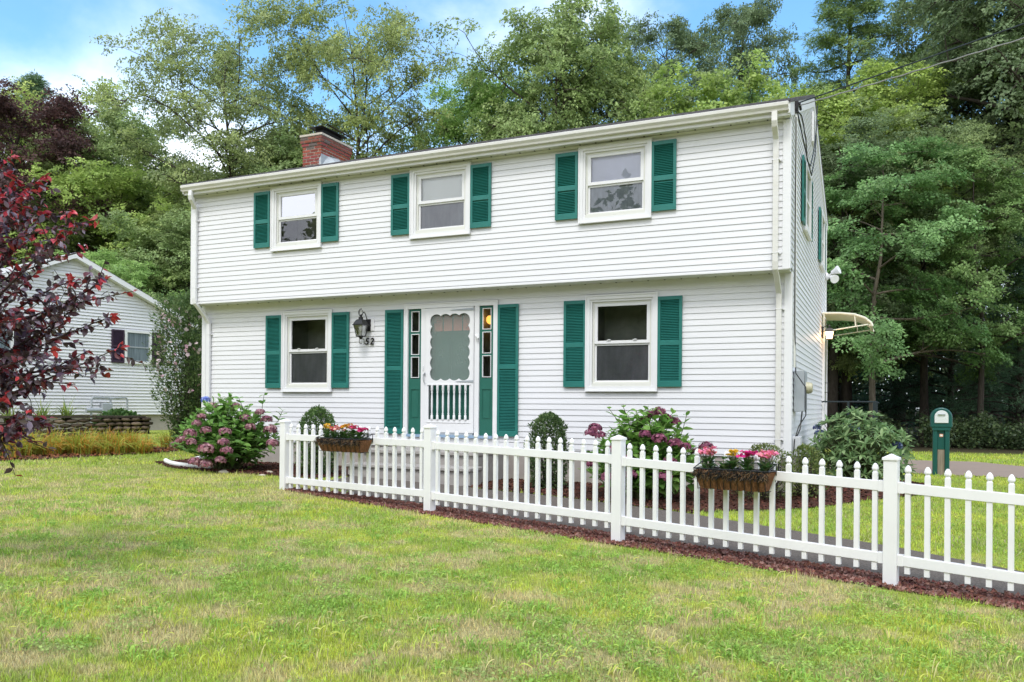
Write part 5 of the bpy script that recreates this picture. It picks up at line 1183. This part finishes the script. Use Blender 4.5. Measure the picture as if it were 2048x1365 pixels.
tree('hemlock', 2040, 28, 0.55, 'dark', 'dark hemlock at the right edge behind the driveway', name='hemlock_tree', sz=0.9)
tree('hemlock', 1900, 33, .62, 'dark', 'dark hemlock low behind the green letter post', name='hemlock_tree')
tree('hemlock', 1790, 36, .60, 'blue', 'blue green hemlock deep in the wood right of the awning', name='hemlock_tree')
tree('hemlock', 2110, 38, .9, 'dark', 'dark hemlock deep in the wood at the right edge', name='hemlock_tree')
tree('tall', 1663, 30, 0.7, 'dark', 'dark straight trunk standing just behind the rear corner', name='oak_tree', rot=5.5, sz=0.8)
tree('tall', 1800, 40, 0.62, 'green', 'slim tall tree deep in the wood right of the awning', name='oak_tree', rot=1.5, sz=0.85)
# copper tree at the left
x_, y_ = place(22, 36); cop = make_tree(21, 15.0, 4.5, .10, .32, 'round', 46, 110000, .12, .50, .6, sub=9, color=(.042, .026, .026), alt=(.085, .045, .040))
plant_tree('copper_beech', 'huge dark maroon copper beech behind the neighbouring house', 'tree', cop, (x_, y_, .3))
# far wood that reads as one mass
def mass(name, label, pts, n, leaf, base, alt, hgt, thick, seed, raw=False, gap=.36):
    rng = np.random.default_rng(seed); P = np.array([place(a, b) if not raw else (a, b) for a, b in pts]); seg = rng.integers(0, len(P) - 1, n); t_ = rng.random(n)[:, None]
    xy = P[seg] * (1 - t_) + P[seg + 1] * t_; xy += rng.normal(0, thick, (n, 2)); hh = hgt * (.25 + .55 * vnoise(xy[:, 0], xy[:, 1], 5.0 if hgt > 2 else .9, 3) + .35 * vnoise(xy[:, 0], xy[:, 1], 1.7 if hgt > 2 else .35, 6)) ; z = hh * rng.random(n) ** .8
    lump = fnoise(xy[:, 0] * 1.0 + z * .4, xy[:, 1] + z * 1.3, 1.6, 5); k = lump > gap; xy = xy[k]; z = z[k]; n = len(z)
    pos = np.c_[xy, z + G(xy[:, 0], xy[:, 1])]; ax, sd, nr = frames(n, .3, rng); V, F, C = scatter_arrays(LEAF4[0] * np.array([1, 1.2, 1.5]), LEAF4[1], pos, ax, sd, nr, leaf * rng.uniform(.6, 1.3, n), colours(n, base, .35, rng, alt, .4))
    o = npmesh(name, V, F, M['leaf'], colr=C); return setp(o, label, 'wood', None, 'stuff')
mass('woods', 'distant wood closing the view behind all the trees', [(-500, 60), (200, 58), (900, 62), (1600, 64), (2100, 56), (2500, 50)], 110000, .38, (.05, .085, .03), (.085, .12, .04), 9.5, 2.2, 31)
mass('undergrowth', 'dark undergrowth along the edge of the wood beyond the driveway', [(1560, 27.5), (1750, 27.2), (1900, 26.6), (2080, 25.2), (2300, 24)], 26000, .10, (.05, .08, .035), (.09, .13, .05), 1.15, .8, 32)
mass('undergrowth', 'shrubby growth between the houses below the hemlocks', [(-100, 34), (200, 32), (420, 30), (520, 31)], 26000, .14, (.05, .10, .03), (.09, .16, .04), 2.4, .8, 33)
mass('woods', 'trees across the street mirrored in the windows', [(-75, -14), (-50, -26), (-20, -30), (10, -30), (45, -24)], 170000, .62, (.12, .16, .06), (.19, .23, .09), 15.0, 2.6, 34, raw=True, gap=.0)

# ------------------------------------------------------------------ shrubs and flowers
def leafcloud(name, parent, pos, out, n, size, base, alt, tpl, rng, palt=.3, up_=.5, jit=.2, mat_=None, droop=0.0):
    """leaves at pos pointing along out (both (n,3))"""
    ax = out + rng.normal(0, .28, (n, 3)); ax[:, 2] -= droop; ax /= np.linalg.norm(ax, axis=1)[:, None]
    nr = np.array([[0, 0, 1.]]) + rng.normal(0, .35, (n, 3)) * (1 - up_ * .5); nr -= ax * (ax * nr).sum(1)[:, None]; nr /= np.linalg.norm(nr, axis=1)[:, None] + 1e-9
    V, F, C = scatter_arrays(tpl[0], tpl[1], pos, ax, np.cross(nr, ax), nr, size, colours(n, base, jit, rng, alt, palt))
    return npmesh(name, V, F, mat_ or M['leaf'], parent, colr=C)
def flower_head(parent, c, r, base, alt, rng, name='flower_head', n=95):
    v = rng.normal(size=(n, 3)); v /= np.linalg.norm(v, axis=1)[:, None]; v[:, 2] = np.abs(v[:, 2]) * 1.0 - .35 * (rng.random(n) < .4); pos = np.array(c) + v * r * rng.uniform(.8, 1.02, (n, 1)) * np.array([1, 1, .78])
    ax = np.cross(v, rng.normal(size=(n, 3))); ax /= np.linalg.norm(ax, axis=1)[:, None]; sd = np.cross(v, ax)
    parts = []
    cl = colours(n, base, .35, rng, alt, .35)
    for k in range(4):
        cc_, ss_ = cos(pi / 2 * k), sin(pi / 2 * k); tv = LEAF4[0] * np.array([.75, 1.3, 1.5]); rv = np.stack([tv[:, 0] * cc_ - tv[:, 1] * ss_, tv[:, 0] * ss_ + tv[:, 1] * cc_, tv[:, 2] + .15 * tv[:, 0]], 1)
        parts.append(scatter_arrays(rv, LEAF4[1], pos, ax, sd, v, r * rng.uniform(.26, .36, n), cl))
    iv, if_ = bmesh_ico(1); parts.append((np.array(c) + iv * r * .74 * np.array([1, 1, .78]), np.c_[if_, if_[:, 2]], np.tile(np.array([base]) * .8, (len(iv), 1))))
    V, F, C = join(parts[:4]); o = npmesh(name, V, F, M['petal'], parent, colr=C)
    return o
def hydrangea(label, cx_, cy_, rx, ry, h, seed, heads, base, alt, leafc, leafa, nst=70, lsz=.135, tall=()):
    rng = np.random.default_rng(seed); g = float(G(cx_, cy_)); t = thing('hydrangea', label, 'shrub', (cx_, cy_, g)); st = MB(); P = []; O = []; S = []
    tips = []
    for i in range(nst):
        a = i * 2.39996; r = sqrt((i + .5) / nst); q = np.array([cx_ + cos(a) * rx * r, cy_ + sin(a) * ry * r, g + h * (.28 + .62 * (1 - r ** 2.2)) * rng.uniform(.86, 1.08)]); tips.append(q)
    for (tx, ty, tz) in tall: tips.append(np.array([tx, ty, tz]))
    for q in tips:
        b_ = np.array([cx_ + rng.normal(0, .08), cy_ + rng.normal(0, .08), g]); pts = bend(b_, q, rng, .07, 6); st.tube(pts, [.009, .008, .007, .006, .005, .004], 5, cap=False)
        d = pts[5] - pts[4]; d /= np.linalg.norm(d); az = rng.uniform(0, 6.28)
        for k in range(7):
            tt = 1 - k * .10; kk = tt * 5; p = pts[min(4, int(kk))] * (1 - (kk - min(4, int(kk)))) + pts[min(4, int(kk)) + 1] * (kk - min(4, int(kk)))
            az += pi / 2 + rng.normal(0, .15)
            for s_ in (0, pi):
                o = np.array([cos(az + s_), sin(az + s_), .75 - k * .16]); o /= np.linalg.norm(o); P.append(p); O.append(o); S.append(lsz * (.55 if k == 0 else .85 if k == 1 else 1.0) * rng.uniform(.75, 1.15))
    st.build('stems', M['stem'], t, smooth=True)
    P = np.array(P); O = np.array(O); n = len(P)
    leafcloud('leaves', t, P, O, n, np.array(S), leafc, leafa, LEAFB, rng, .4, droop=.12)
    for (hx, hy, hz, r, c, al) in heads: flower_head(t, (hx, hy, hz), r, c or base, al or alt, rng)
    return t
MAUVE, DUSTY, BURG = (.30, .125, .165), (.46, .27, .28), (.20, .055, .10)
def heads_from(px_list, zc, rng, r=.085, c=None, al=None):
    out = []
    for px, py, *e in px_list:
        p = pix(px, py, zc + (e[0] if e else rng.uniform(-.35, .1))); out.append((p[0], p[1], p[2], r * rng.uniform(.85, 1.15) * (e[1] if len(e) > 1 else 1), c, al))
    return out
r_ = np.random.default_rng(3)
hc = place(455, 13.75)
hd = heads_from([(393, 848, -.6), (412, 862, -.7), (380, 868, -.7), (450, 865, -.75), (520, 826, -.2), (490, 838, -.3), (533, 840, -.2), (500, 855, -.55), (365, 882, -.5), (383, 885, -.75), (352, 890, -.2), (412, 900, -.9, 1.35), (447, 886, -.85), (453, 903, -.85), (390, 925, -.85), (410, 930, -.85), (441, 922, -.85), (545, 888, -.6), (425, 815, 0), (472, 815, 0), (403, 835, -.4), (540, 860, -.4)], 13.75, r_, .100, MAUVE, DUSTY)
p = pix(411, 801, 13.9); hd.append((p[0], p[1], p[2], .085, (.16, .22, .62), (.30, .38, .75)))
tall = [pix(460, 793, 13.7), pix(528, 790, 13.6), pix(565, 822, 13.5), pix(432, 812, 13.4)]
hydrangea('bushy hydrangea with faded mauve flower heads and one blue head at the left house corner', hc[0], hc[1], 1.02, .85, 1.30, 5, hd, MAUVE, DUSTY, (.16, .32, .075), (.25, .44, .11), 150, .165, tall)
hc = place(1290, 11.0)
hd = heads_from([(1180, 868, -.2), (1200, 872, -.3), (1190, 858, -.1), (1303, 832, 0), (1318, 826, 0, 1.2), (1332, 838, 0), (1290, 842, 0), (1350, 846, .1), (1228, 900, -.5), (1240, 880, -.4), (1318, 880, -.5, 1.15), (1350, 888, -.5), (1370, 895, -.4), (1412, 895, -.1, 1.1), (1395, 905, -.2), (1250, 920, -.6), (1340, 925, -.7), (1262, 950, -.7), (1330, 955, -.7), (1180, 930, -.3), (1215, 955, -.5), (1380, 940, -.5), (1290, 870, -.4)], 11.0, r_, .088, BURG, (.30, .11, .16))
tall = [pix(1218, 818, 11.0), pix(1247, 815, 10.9), pix(1373, 832, 10.9), pix(1345, 828, 11.0)]
hydrangea('tall hydrangea with dark burgundy flower heads below the right ground floor window', hc[0], hc[1], .85, .62, 1.26, 9, hd, BURG, MAUVE, (.17, .34, .07), (.26, .45, .11), 150, .18, tall)

def bush(name, label, px, z, w, h, seed, n, size, base, alt, shape='column', tpl=LEAF4, twigs=26, palt=.35, cat='shrub', solid=.45, d=None):
    rng = np.random.default_rng(seed); cx_, cy_ = place(px, z); g = float(G(cx_, cy_)); t = thing(name, label, cat, (cx_, cy_, g)); d = d or w
    u = rng.random(n); th = rng.uniform(0, 2 * pi, n)
    if shape == 'column': rad = np.minimum(1, np.sqrt(np.clip(1 - np.maximum(0, (u - .55) / .45) ** 2, 0, 1))) * (.82 + .18 * sstep(0, .3, u))
    elif shape == 'dome': rad = np.sqrt(np.clip(1 - u ** 2, 0, 1)) * (.75 + .25 * sstep(0, .25, u))
    else: rad = .25 + .75 * np.sin(np.clip(u, 0, 1) * pi * .8)
    lump = .66 + .58 * vnoise(th * 1.3 * w * 2 + seed, u * h * 2.2, .35, seed % 7); rr = rad * lump * (1 - (rng.random(n) ** 2.2) * solid)
    pos = np.stack([cx_ + cos_(th) * rr * w / 2, cy_ + sin_(th) * rr * d / 2, g + .04 + u * h * (.94 + .08 * vnoise(th * 3, th, .6, seed % 5))], 1)
    out = np.stack([cos_(th) * rad, sin_(th) * rad, .35 + .5 * u], 1); out += rng.normal(0, .45, (n, 3)); out /= np.linalg.norm(out, axis=1)[:, None]
    m = MB()
    for i in range(twigs):
        q = pos[rng.integers(n)]; m.tube(bend((cx_ + rng.normal(0, .03), cy_ + rng.normal(0, .03), g - .03), q, rng, .06, 5), [.011, .009, .007, .005, .003], 5, cap=False)
    m.build('stems', M['bark'], t, smooth=True)
    leafcloud('leaves', t, pos, out, n, size * rng.uniform(.7, 1.25, n), base, alt, tpl, rng, palt)
    return t, (cx_, cy_, g)
bush('boxwood', 'rounded boxwood behind the left end of the picket fence', 636, 12.9, .60, 1.02, 51, 6500, .045, (.10, .18, .06), (.21, .32, .11))
bush('boxwood', 'upright boxwood between the steps and the burgundy hydrangea', 1098, 12.0, .62, 1.06, 52, 7000, .045, (.10, .17, .065), (.21, .30, .12))
bush('azalea', 'sparse twiggy azalea under the near flower box', 1530, 10.9, .95, .70, 53, 2600, .038, (.14, .19, .06), (.25, .28, .10), 'dome', LEAF4, 70)
bush('azalea', 'small azalea in front of the house corner with yellow green tips', 1612, 11.1, .62, .66, 54, 2400, .040, (.15, .21, .06), (.29, .33, .11), 'dome', LEAF4, 50)
# rhododendron: whorls of long leaves
def whorls(name, label, px, z, w, h, seed, nw, per, size, base, alt, heads=(), d=None):
    rng = np.random.default_rng(seed); cx_, cy_ = place(px, z); g = float(G(cx_, cy_)); t = thing(name, label, 'shrub', (cx_, cy_, g)); P = []; O = []; m = MB(); d = d or w
    for i in range(nw):
        a = i * 2.39996; u = (i + .5) / nw; ph = math.acos(1 - u * .97); sc2 = rng.uniform(.80, 1.06) if i % 5 else rng.uniform(.5, .8)
        q = np.array([cx_ + cos(a) * sin(ph) * w / 2 * sc2, cy_ + sin(a) * sin(ph) * d / 2 * sc2, g + .10 + (h - .12) * cos(ph) ** .8 * sc2])
        up_ = np.array([cos(a) * sin(ph), sin(a) * sin(ph), .45 + cos(ph)]); up_ /= np.linalg.norm(up_); m.tube(bend((cx_, cy_, g), q, rng, .05, 4), [.012, .009, .007, .005], 5, cap=False)
        s1 = np.cross(up_, [0.2, .1, 1.]); s1 /= np.linalg.norm(s1); s2 = np.cross(up_, s1)
        for k in range(per):
            b_ = 2 * pi * k / per + rng.uniform(-.2, .2); el = rng.uniform(.0, .65); o = (cos(b_) * s1 + sin(b_) * s2) * cos(el) + up_ * sin(el); P.append(q); O.append(o)
    m.build('stems', M['stem'], t, smooth=True); n = len(P)
    leafcloud('leaves', t, np.array(P), np.array(O), n, size * rng.uniform(.75, 1.15, n), base, alt, LEAFL, rng, .35, jit=.15)
    for hx in heads: flower_head(t, hx[:3], hx[3], (.10, .13, .30), (.22, .26, .42), rng)
hd = [tuple(pix(1793, 893, 12.9)) + (.10,), tuple(pix(1800, 912, 12.8)) + (.08,), tuple(pix(1640, 868, 13.3)) + (.09,), tuple(pix(1712, 858, 13.0)) + (.08,), tuple(pix(1694, 852, 13.2)) + (.07,), tuple(pix(1634, 856, 13.4)) + (.07,)]
whorls('rhododendron', 'round rhododendron with long leaves and dusky blue flower heads beside the house corner', 1716, 13.0, 1.52, 1.15, 61, 210, 9, .15, (.19, .31, .13), (.34, .47, .22), hd)
# rose of sharon
t, (cx_, cy_, g) = bush('rose_of_sharon', 'tall shrub with pale pink blossoms between the two houses', 374, 18.6, 1.55, 3.5, 71, 13000, .075, (.10, .17, .06), (.20, .28, .11), 'vase', LEAF4, 60, solid=1.0)
rng = np.random.default_rng(8); n = 190; th = rng.uniform(0, 2 * pi, n); u = rng.uniform(.35, 1, n); rad = (.25 + .75 * np.sin(u * pi * .8)) * .62; pos = np.stack([cx_ + cos_(th) * rad, cy_ + sin_(th) * rad, g + u * 3.4], 1)
P4 = []; ax, sd, nr = frames(n, .2, rng); cl = colours(n, (.80, .66, .68), .1, rng, (.78, .50, .60), .3)
for k in range(5):
    c_, s_ = cos(2 * pi * k / 5), sin(2 * pi * k / 5); tv = LEAF4[0] * np.array([.8, 1.6, 2]); rv = np.stack([tv[:, 0] * c_ - tv[:, 1] * s_, tv[:, 0] * s_ + tv[:, 1] * c_, tv[:, 2] + .2 * tv[:, 0]], 1); P4.append(scatter_arrays(rv, LEAF4[1], pos, ax, sd, nr, rng.uniform(.05, .075, n), cl))
V, F, C = join(P4); npmesh('blossoms', V, F, M['petal'], t, colr=C)
bush('azalea', 'leafy green plant by the gas meter in front of the neighbouring wall', 238, 22.6, 1.3, .55, 81, 1500, .13, (.08, .17, .05), (.15, .26, .08), 'dome', LEAFB, 12)
# grassy clumps: yellowing day lilies along the left border
def clumps(name, label, cat, spots, blades, length, width, base, alt, seed, kind='stuff'):
    rng = np.random.default_rng(seed); VV = []
    for x, y, sc_ in spots:
        n = int(blades * rng.uniform(.7, 1.3)); a = rng.uniform(0, 2 * pi, n); g = float(G(x, y)); k = 6; t = np.linspace(0, 1, k)[None, :]
        Lg = length * sc_ * rng.uniform(.6, 1.1, (n, 1)); lean = rng.uniform(.25, 1.0, (n, 1)); hor = Lg * lean * t ** 1.5 * .8; ver = Lg * (t * (1.05 - .15 * lean) - .72 * lean * t ** 2.4)
        bx = x + rng.normal(0, .05, (n, 1)); by = y + rng.normal(0, .05, (n, 1)); cx2 = bx + np.cos(a)[:, None] * hor; cy2 = by + np.sin(a)[:, None] * hor; cz2 = g + .01 + np.maximum(ver, 0.0)
        w = width * (1 - t ** 2) * .5 + .0008; sx = -np.sin(a)[:, None] * w; sy = np.cos(a)[:, None] * w
        V = np.stack([np.stack([cx2 - sx, cy2 - sy, cz2], -1), np.stack([cx2 + sx, cy2 + sy, cz2 + .004], -1)], 2).reshape(n, k * 2, 3)
        f = np.array([[2 * i, 2 * i + 1, 2 * i + 3, 2 * i + 2] for i in range(k - 1)])[None] + (np.arange(n) * k * 2)[:, None, None]; VV.append((V.reshape(-1, 3), f.reshape(-1, 4), np.repeat(colours(n, base, .25, rng, alt, .38), k * 2, 0)))
    V, F, C = join(VV); o = npmesh(name, V, F, M['leaf'], colr=C); return setp(o, label, cat, None, kind)
rng = np.random.default_rng(90); sp = []
bx = np.array([(-19.5, 8.9), (-17.3, 9.9), (-15.8, 10.7), (-14.9, 11.8), (-14.45, 13.2)])
for i in range(120):
    q = rng.random() * 4; k = min(3, int(q)); c = bx[k] * (1 - q + k) + bx[k + 1] * (q - k) + rng.normal(0, .27, 2); sp.append((c[0], c[1], rng.uniform(.75, 1.15)))
clumps('day_lily_border', 'long border of arching yellow green and orange grassy leaves along the left lawn', 'border plants', sp, 62, .62, .016, (.40, .44, .07), (.62, .32, .06), 91)
clumps('spiky_plants', 'spiky green clumps on the stone wall before the neighbouring house', 'border plants', [tuple(ip(u, -.25)) + (1.1,) for u in (.1, .22, .34, .48, .6, .7)], 40, .8, .03, (.20, .30, .07), (.36, .42, .10), 92)
o = [q for q in bpy.data.objects if q.name.startswith('spiky_plants')][0]; o.location.z += .35

# dark red plum tree reaching in from the left
pt = thing('plum_tree', 'dark red leaved plum tree reaching in from the left edge', 'tree', tuple(place(-290, 5.7)) + (0.0,))
rng = np.random.default_rng(44); bx_, by_ = place(-290, 5.7); base_ = np.array([bx_, by_, float(G(bx_, by_)) - .1]); m = MB(); LP = []; LO = []; LT = []
fork = pix(-240, 900, 5.7); m.tube(bend(base_, fork, rng, .03, 5), [.09, .08, .075, .07, .06], 10)
targets = [(25, 315, 5.5), (100, 348, 5.6), (60, 380, 5.2), (150, 425, 5.7), (195, 440, 5.5), (30, 430, 6.0), (120, 470, 5.2), (175, 500, 5.9), (80, 540, 5.5), (150, 560, 5.3), (217, 558, 5.4), (272, 582, 5.6), (135, 640, 5.8), (232, 630, 5.6), (60, 620, 5.3), (252, 690, 5.5), (228, 742, 5.5), (180, 700, 5.8), (110, 700, 5.3), (30, 700, 5.7), (150, 770, 5.4), (70, 760, 5.9), (10, 800, 5.4), (100, 840, 5.6), (45, 860, 5.3), (0, 560, 5.6), (0, 640, 6.1), (40, 480, 5.9), (10, 380, 5.7), (-30, 460, 5.4), (-40, 700, 5.3), (-20, 870, 5.6), (110, 600, 6.1), (190, 590, 5.9), (60, 820, 5.1), (20, 750, 6.2), (85, 430, 6.1), (0, 900, 5.9)]
for (tx, ty, tz) in targets:
    q = pix(tx, ty, tz); st = pix(-240 + rng.uniform(0, 120), min(900, ty + rng.uniform(150, 330)), 5.7 + rng.uniform(-.2, .2)); pts = bend(st, q, rng, .06, 8)
    m.tube(pts, np.linspace(.016, .0025, 8), 6, cap=False); m.tube(bend(fork, st, rng, .05, 5), np.linspace(.035, .016, 5), 6, cap=False)
    Lb = np.linalg.norm(q - st)
    for k in range(int(Lb / .024)):
        t_ = rng.uniform(.30, 1.0) ** .85; kk = t_ * 7; i0 = min(6, int(kk)); p = pts[i0] * (1 - kk + i0) + pts[i0 + 1] * (kk - i0); d = pts[i0 + 1] - pts[i0]; d /= np.linalg.norm(d)
        LP.append(p + rng.normal(0, .006, 3)); o = d * .7 + rng.normal(size=3) * .8; o /= np.linalg.norm(o); LO.append(o); LT.append(t_)
    for k in range(7):
        t_ = rng.uniform(.35, .95); kk = t_ * 7; i0 = int(kk); p = pts[i0] * (1 - kk + i0) + pts[min(7, i0 + 1)] * (kk - i0); d = (pts[min(7, i0 + 1)] - pts[i0]); d /= np.linalg.norm(d); o = d + rng.normal(size=3) * .75; o /= np.linalg.norm(o)
        e = p + o * rng.uniform(.12, .30); m.tube([p, (p + e) / 2 + rng.normal(0, .01, 3), e], [.004, .003, .0018], 5, cap=False)
        for j in range(10):
            u_ = rng.random(); LP.append(p * (1 - u_) + e * u_); v = o * .6 + rng.normal(size=3) * .75; v /= np.linalg.norm(v); LO.append(v); LT.append(.35 + .62 * u_)
m.build('branches', M['redtwig'], pt, smooth=True)
LP = np.array(LP); LO = np.array(LO); LT = np.array(LT); n = len(LP); c = colours(n, (.085, .052, .070), .35, rng, (.15, .024, .034), .36)
hot = (LT > .96) | (rng.random(n) < .02); c[hot] = np.array([.46, .045, .05]) * rng.uniform(.7, 1.2, (hot.sum(), 1)); upr = (rng.random(n) < np.clip((LP[:, 2] - 1.9) * .6, 0, .7)); c[upr] = np.array([.36, .025, .04]) * rng.uniform(.6, 1.5, (upr.sum(), 1)); pale = rng.random(n) < .16; c[pale & ~hot] = np.array([.24, .18, .23])
M['plumleaf'] = mat('plum leaf', (0, 0, 0), .33, .55, attr=True, transl=.22)
ax = LO + rng.normal(0, .2, (n, 3)); ax[:, 2] -= .35; ax /= np.linalg.norm(ax, axis=1)[:, None]; nr = np.array([[0, 0, .8]]) + rng.normal(0, .55, (n, 3)); nr -= ax * (ax * nr).sum(1)[:, None]; nr /= np.linalg.norm(nr, axis=1)[:, None]
V, F, C = scatter_arrays(LEAFB[0] * np.array([1, .92, 1.3]), LEAFB[1], LP, ax, np.cross(nr, ax), nr, .062 * rng.uniform(.6, 1.15, n), c); npmesh('leaves', V, F, M['plumleaf'], pt, colr=C)

# ------------------------------------------------------------------ grass
def grass_field(name, label, n, z0, z1, h, w, seed, px0=-120, px1=2170, pw=1.0):
    """blades standing between depths z0 and z1 of the lawn"""
    rng = np.random.default_rng(seed); z = (z0 ** (1 - pw) + (z1 ** (1 - pw) - z0 ** (1 - pw)) * rng.random(n)) ** (1 / (1 - pw)) if pw != 1 else z0 * (z1 / z0) ** rng.random(n)
    px = rng.uniform(px0, px1, n); x = fw[0] * z + rt[0] * z * (px - CX) / FPX; y = fw[1] * z + rt[1] * z * (px - CX) / FPX
    k = ~inpoly(x, y, PATH) & ~inpoly(x, y, BEDR) & ~inpoly(x, y, BEDL) & ~inpoly(x, y, DRIVE) & ~inpoly(x, y, ROCK) & ~inpoly(x, y, BEDN) & ~((x > HX0 - .1) & (x < HX1 + .05) & (y > 12)) & (y < 25.5) & ~((x < -18.5) & (y > 14))
    x = x[k]; y = y[k]; z = z[k]; n = len(x)
    col_ = lawncol(x, y); tuft = sstep(.5, .68, fnoise(x, y, .22, 20)); dens = fnoise(x, y, .35, 25); lush = col_[:, 1] - col_[:, 0] * .9
    keep = rng.random(n) < np.clip(.35 + 1.6 * dens + lush * 1.5, .2, 1); x, y, z, col_, tuft = x[keep], y[keep], z[keep], col_[keep], tuft[keep]; n = len(x)
    az = rng.uniform(0, 2 * pi, n); lean = rng.uniform(.15, 1.25, n); hh = h * rng.uniform(.35, 1.0, n) * (.8 + .5 * tuft) * (1 + .25 * (rng.random(n) < .05) * 3); ww = w * rng.uniform(.6, 1.3, n)
    ax = np.stack([np.cos(az) * lean, np.sin(az) * lean, np.ones(n)], 1); ax /= np.linalg.norm(ax, axis=1)[:, None]; sd = np.stack([-np.sin(az), np.cos(az), np.zeros(n)], 1); tw = rng.uniform(-.8, .8, n)[:, None]; nr = np.cross(ax, sd); sd = sd * np.cos(tw) + nr * np.sin(tw); nr = np.cross(ax, sd)
    pos = np.stack([x, y, G(x, y) - .003], 1); col_ = col_ * rng.uniform(.55, 1.65, (n, 1)) * (1 + rng.uniform(-.10, .10, (n, 3))); st = rng.random(n) < .10; col_[st] = np.array([.62, .55, .34]) * rng.uniform(.7, 1.15, (st.sum(), 1))
    tpl = (np.array([[0, -.5, 0], [0, .5, 0], [.55, .36, .10], [.55, -.36, .10], [1, 0, .38]]), np.array([[0, 1, 2], [0, 2, 3], [3, 2, 4]]))
    V, F, C = scatter_arrays(tpl[0], tpl[1], pos, ax, sd, nr, np.stack([hh, ww, hh], 1), col_)
    return setp(npmesh(name, V, F, M['grass'], colr=C), label, 'grass', None, 'stuff')
grass_field('grass', 'patchy green and straw coloured lawn grass nearest the street', 260000, 3.6, 8.0, .042, .0048, 101)
grass_field('grass', 'lawn grass in the middle of the yard up to the fence', 190000, 8.0, 14.5, .046, .0095, 102)
grass_field('grass', 'short bright grass at the far left and beyond the driveway', 90000, 14.5, 27, .06, .020, 103)
# broad leaved weed rosettes and crabgrass tufts in the near lawn
rng = np.random.default_rng(104); sp = []
while len(sp) < 520:
    z = rng.uniform(4.0, 9.5); x, y = place(rng.uniform(-50, 2100), z)
    if not (inpoly(np.array([x]), np.array([y]), PATH)[0] or y > 8.3 - .2 * (x + 7) - .2): sp.append((x, y, rng.uniform(.5, 1.3)))
clumps('crabgrass', 'spreading darker crabgrass tufts scattered over the near lawn', 'grass', sp, 22, .065, .006, (.28, .46, .085), (.42, .60, .12), 105)

# small broad leaves of clover and weeds lying in the turf
rng = np.random.default_rng(106); n = 150000; z = 3.7 * (10.5 / 3.7) ** rng.random(n); px = rng.uniform(-120, 2170, n); x = fw[0] * z + rt[0] * z * (px - CX) / FPX; y = fw[1] * z + rt[1] * z * (px - CX) / FPX
w_ = sstep(.50, .62, fnoise(x, y, .55, 40) * .6 + fnoise(x, y, .16, 44) * .4); k = (rng.random(n) < w_) & ~inpoly(x, y, PATH) & ~inpoly(x, y, ROCK) & ~inpoly(x, y, BEDR) & ~inpoly(x, y, BEDL); x = x[k]; y = y[k]; n = len(x)
ax, sd, nr = frames(n, 1.3, rng); c = lawncol(x, y) * .35 + np.array([.20, .36, .07]) * .85; c = c * rng.uniform(.7, 1.4, (n, 1))
V, F, C = scatter_arrays(LEAF4[0] * np.array([1, 1.5, 1.5]), LEAF4[1], np.stack([x, y, G(x, y) + rng.uniform(.006, .034, n)], 1), ax, sd, nr, rng.uniform(.009, .022, n), c)
setp(npmesh('clover', V, F, M['grass'], colr=C), 'low broad leaved clover and weeds spread in patches through the near lawn', 'weeds', None, 'stuff')

rng = np.random.default_rng(107); sp = []
while len(sp) < 240:
    z = 4.0 * (11 / 4.0) ** rng.random(); x, y = place(rng.uniform(-50, 2100), z)
    if lawncol(np.array([x]), np.array([y]))[0][0] > .44 and not (inpoly(np.array([x]), np.array([y]), PATH)[0] or y > 8.3 - .2 * (x + 7) - .2): sp.append((x, y, rng.uniform(.6, 1.2)))
clumps('tall_grass', 'taller loose yellow green grass blades standing out of the near lawn', 'grass', sp, 9, .10, .005, (.55, .62, .12), (.62, .56, .25), 108)
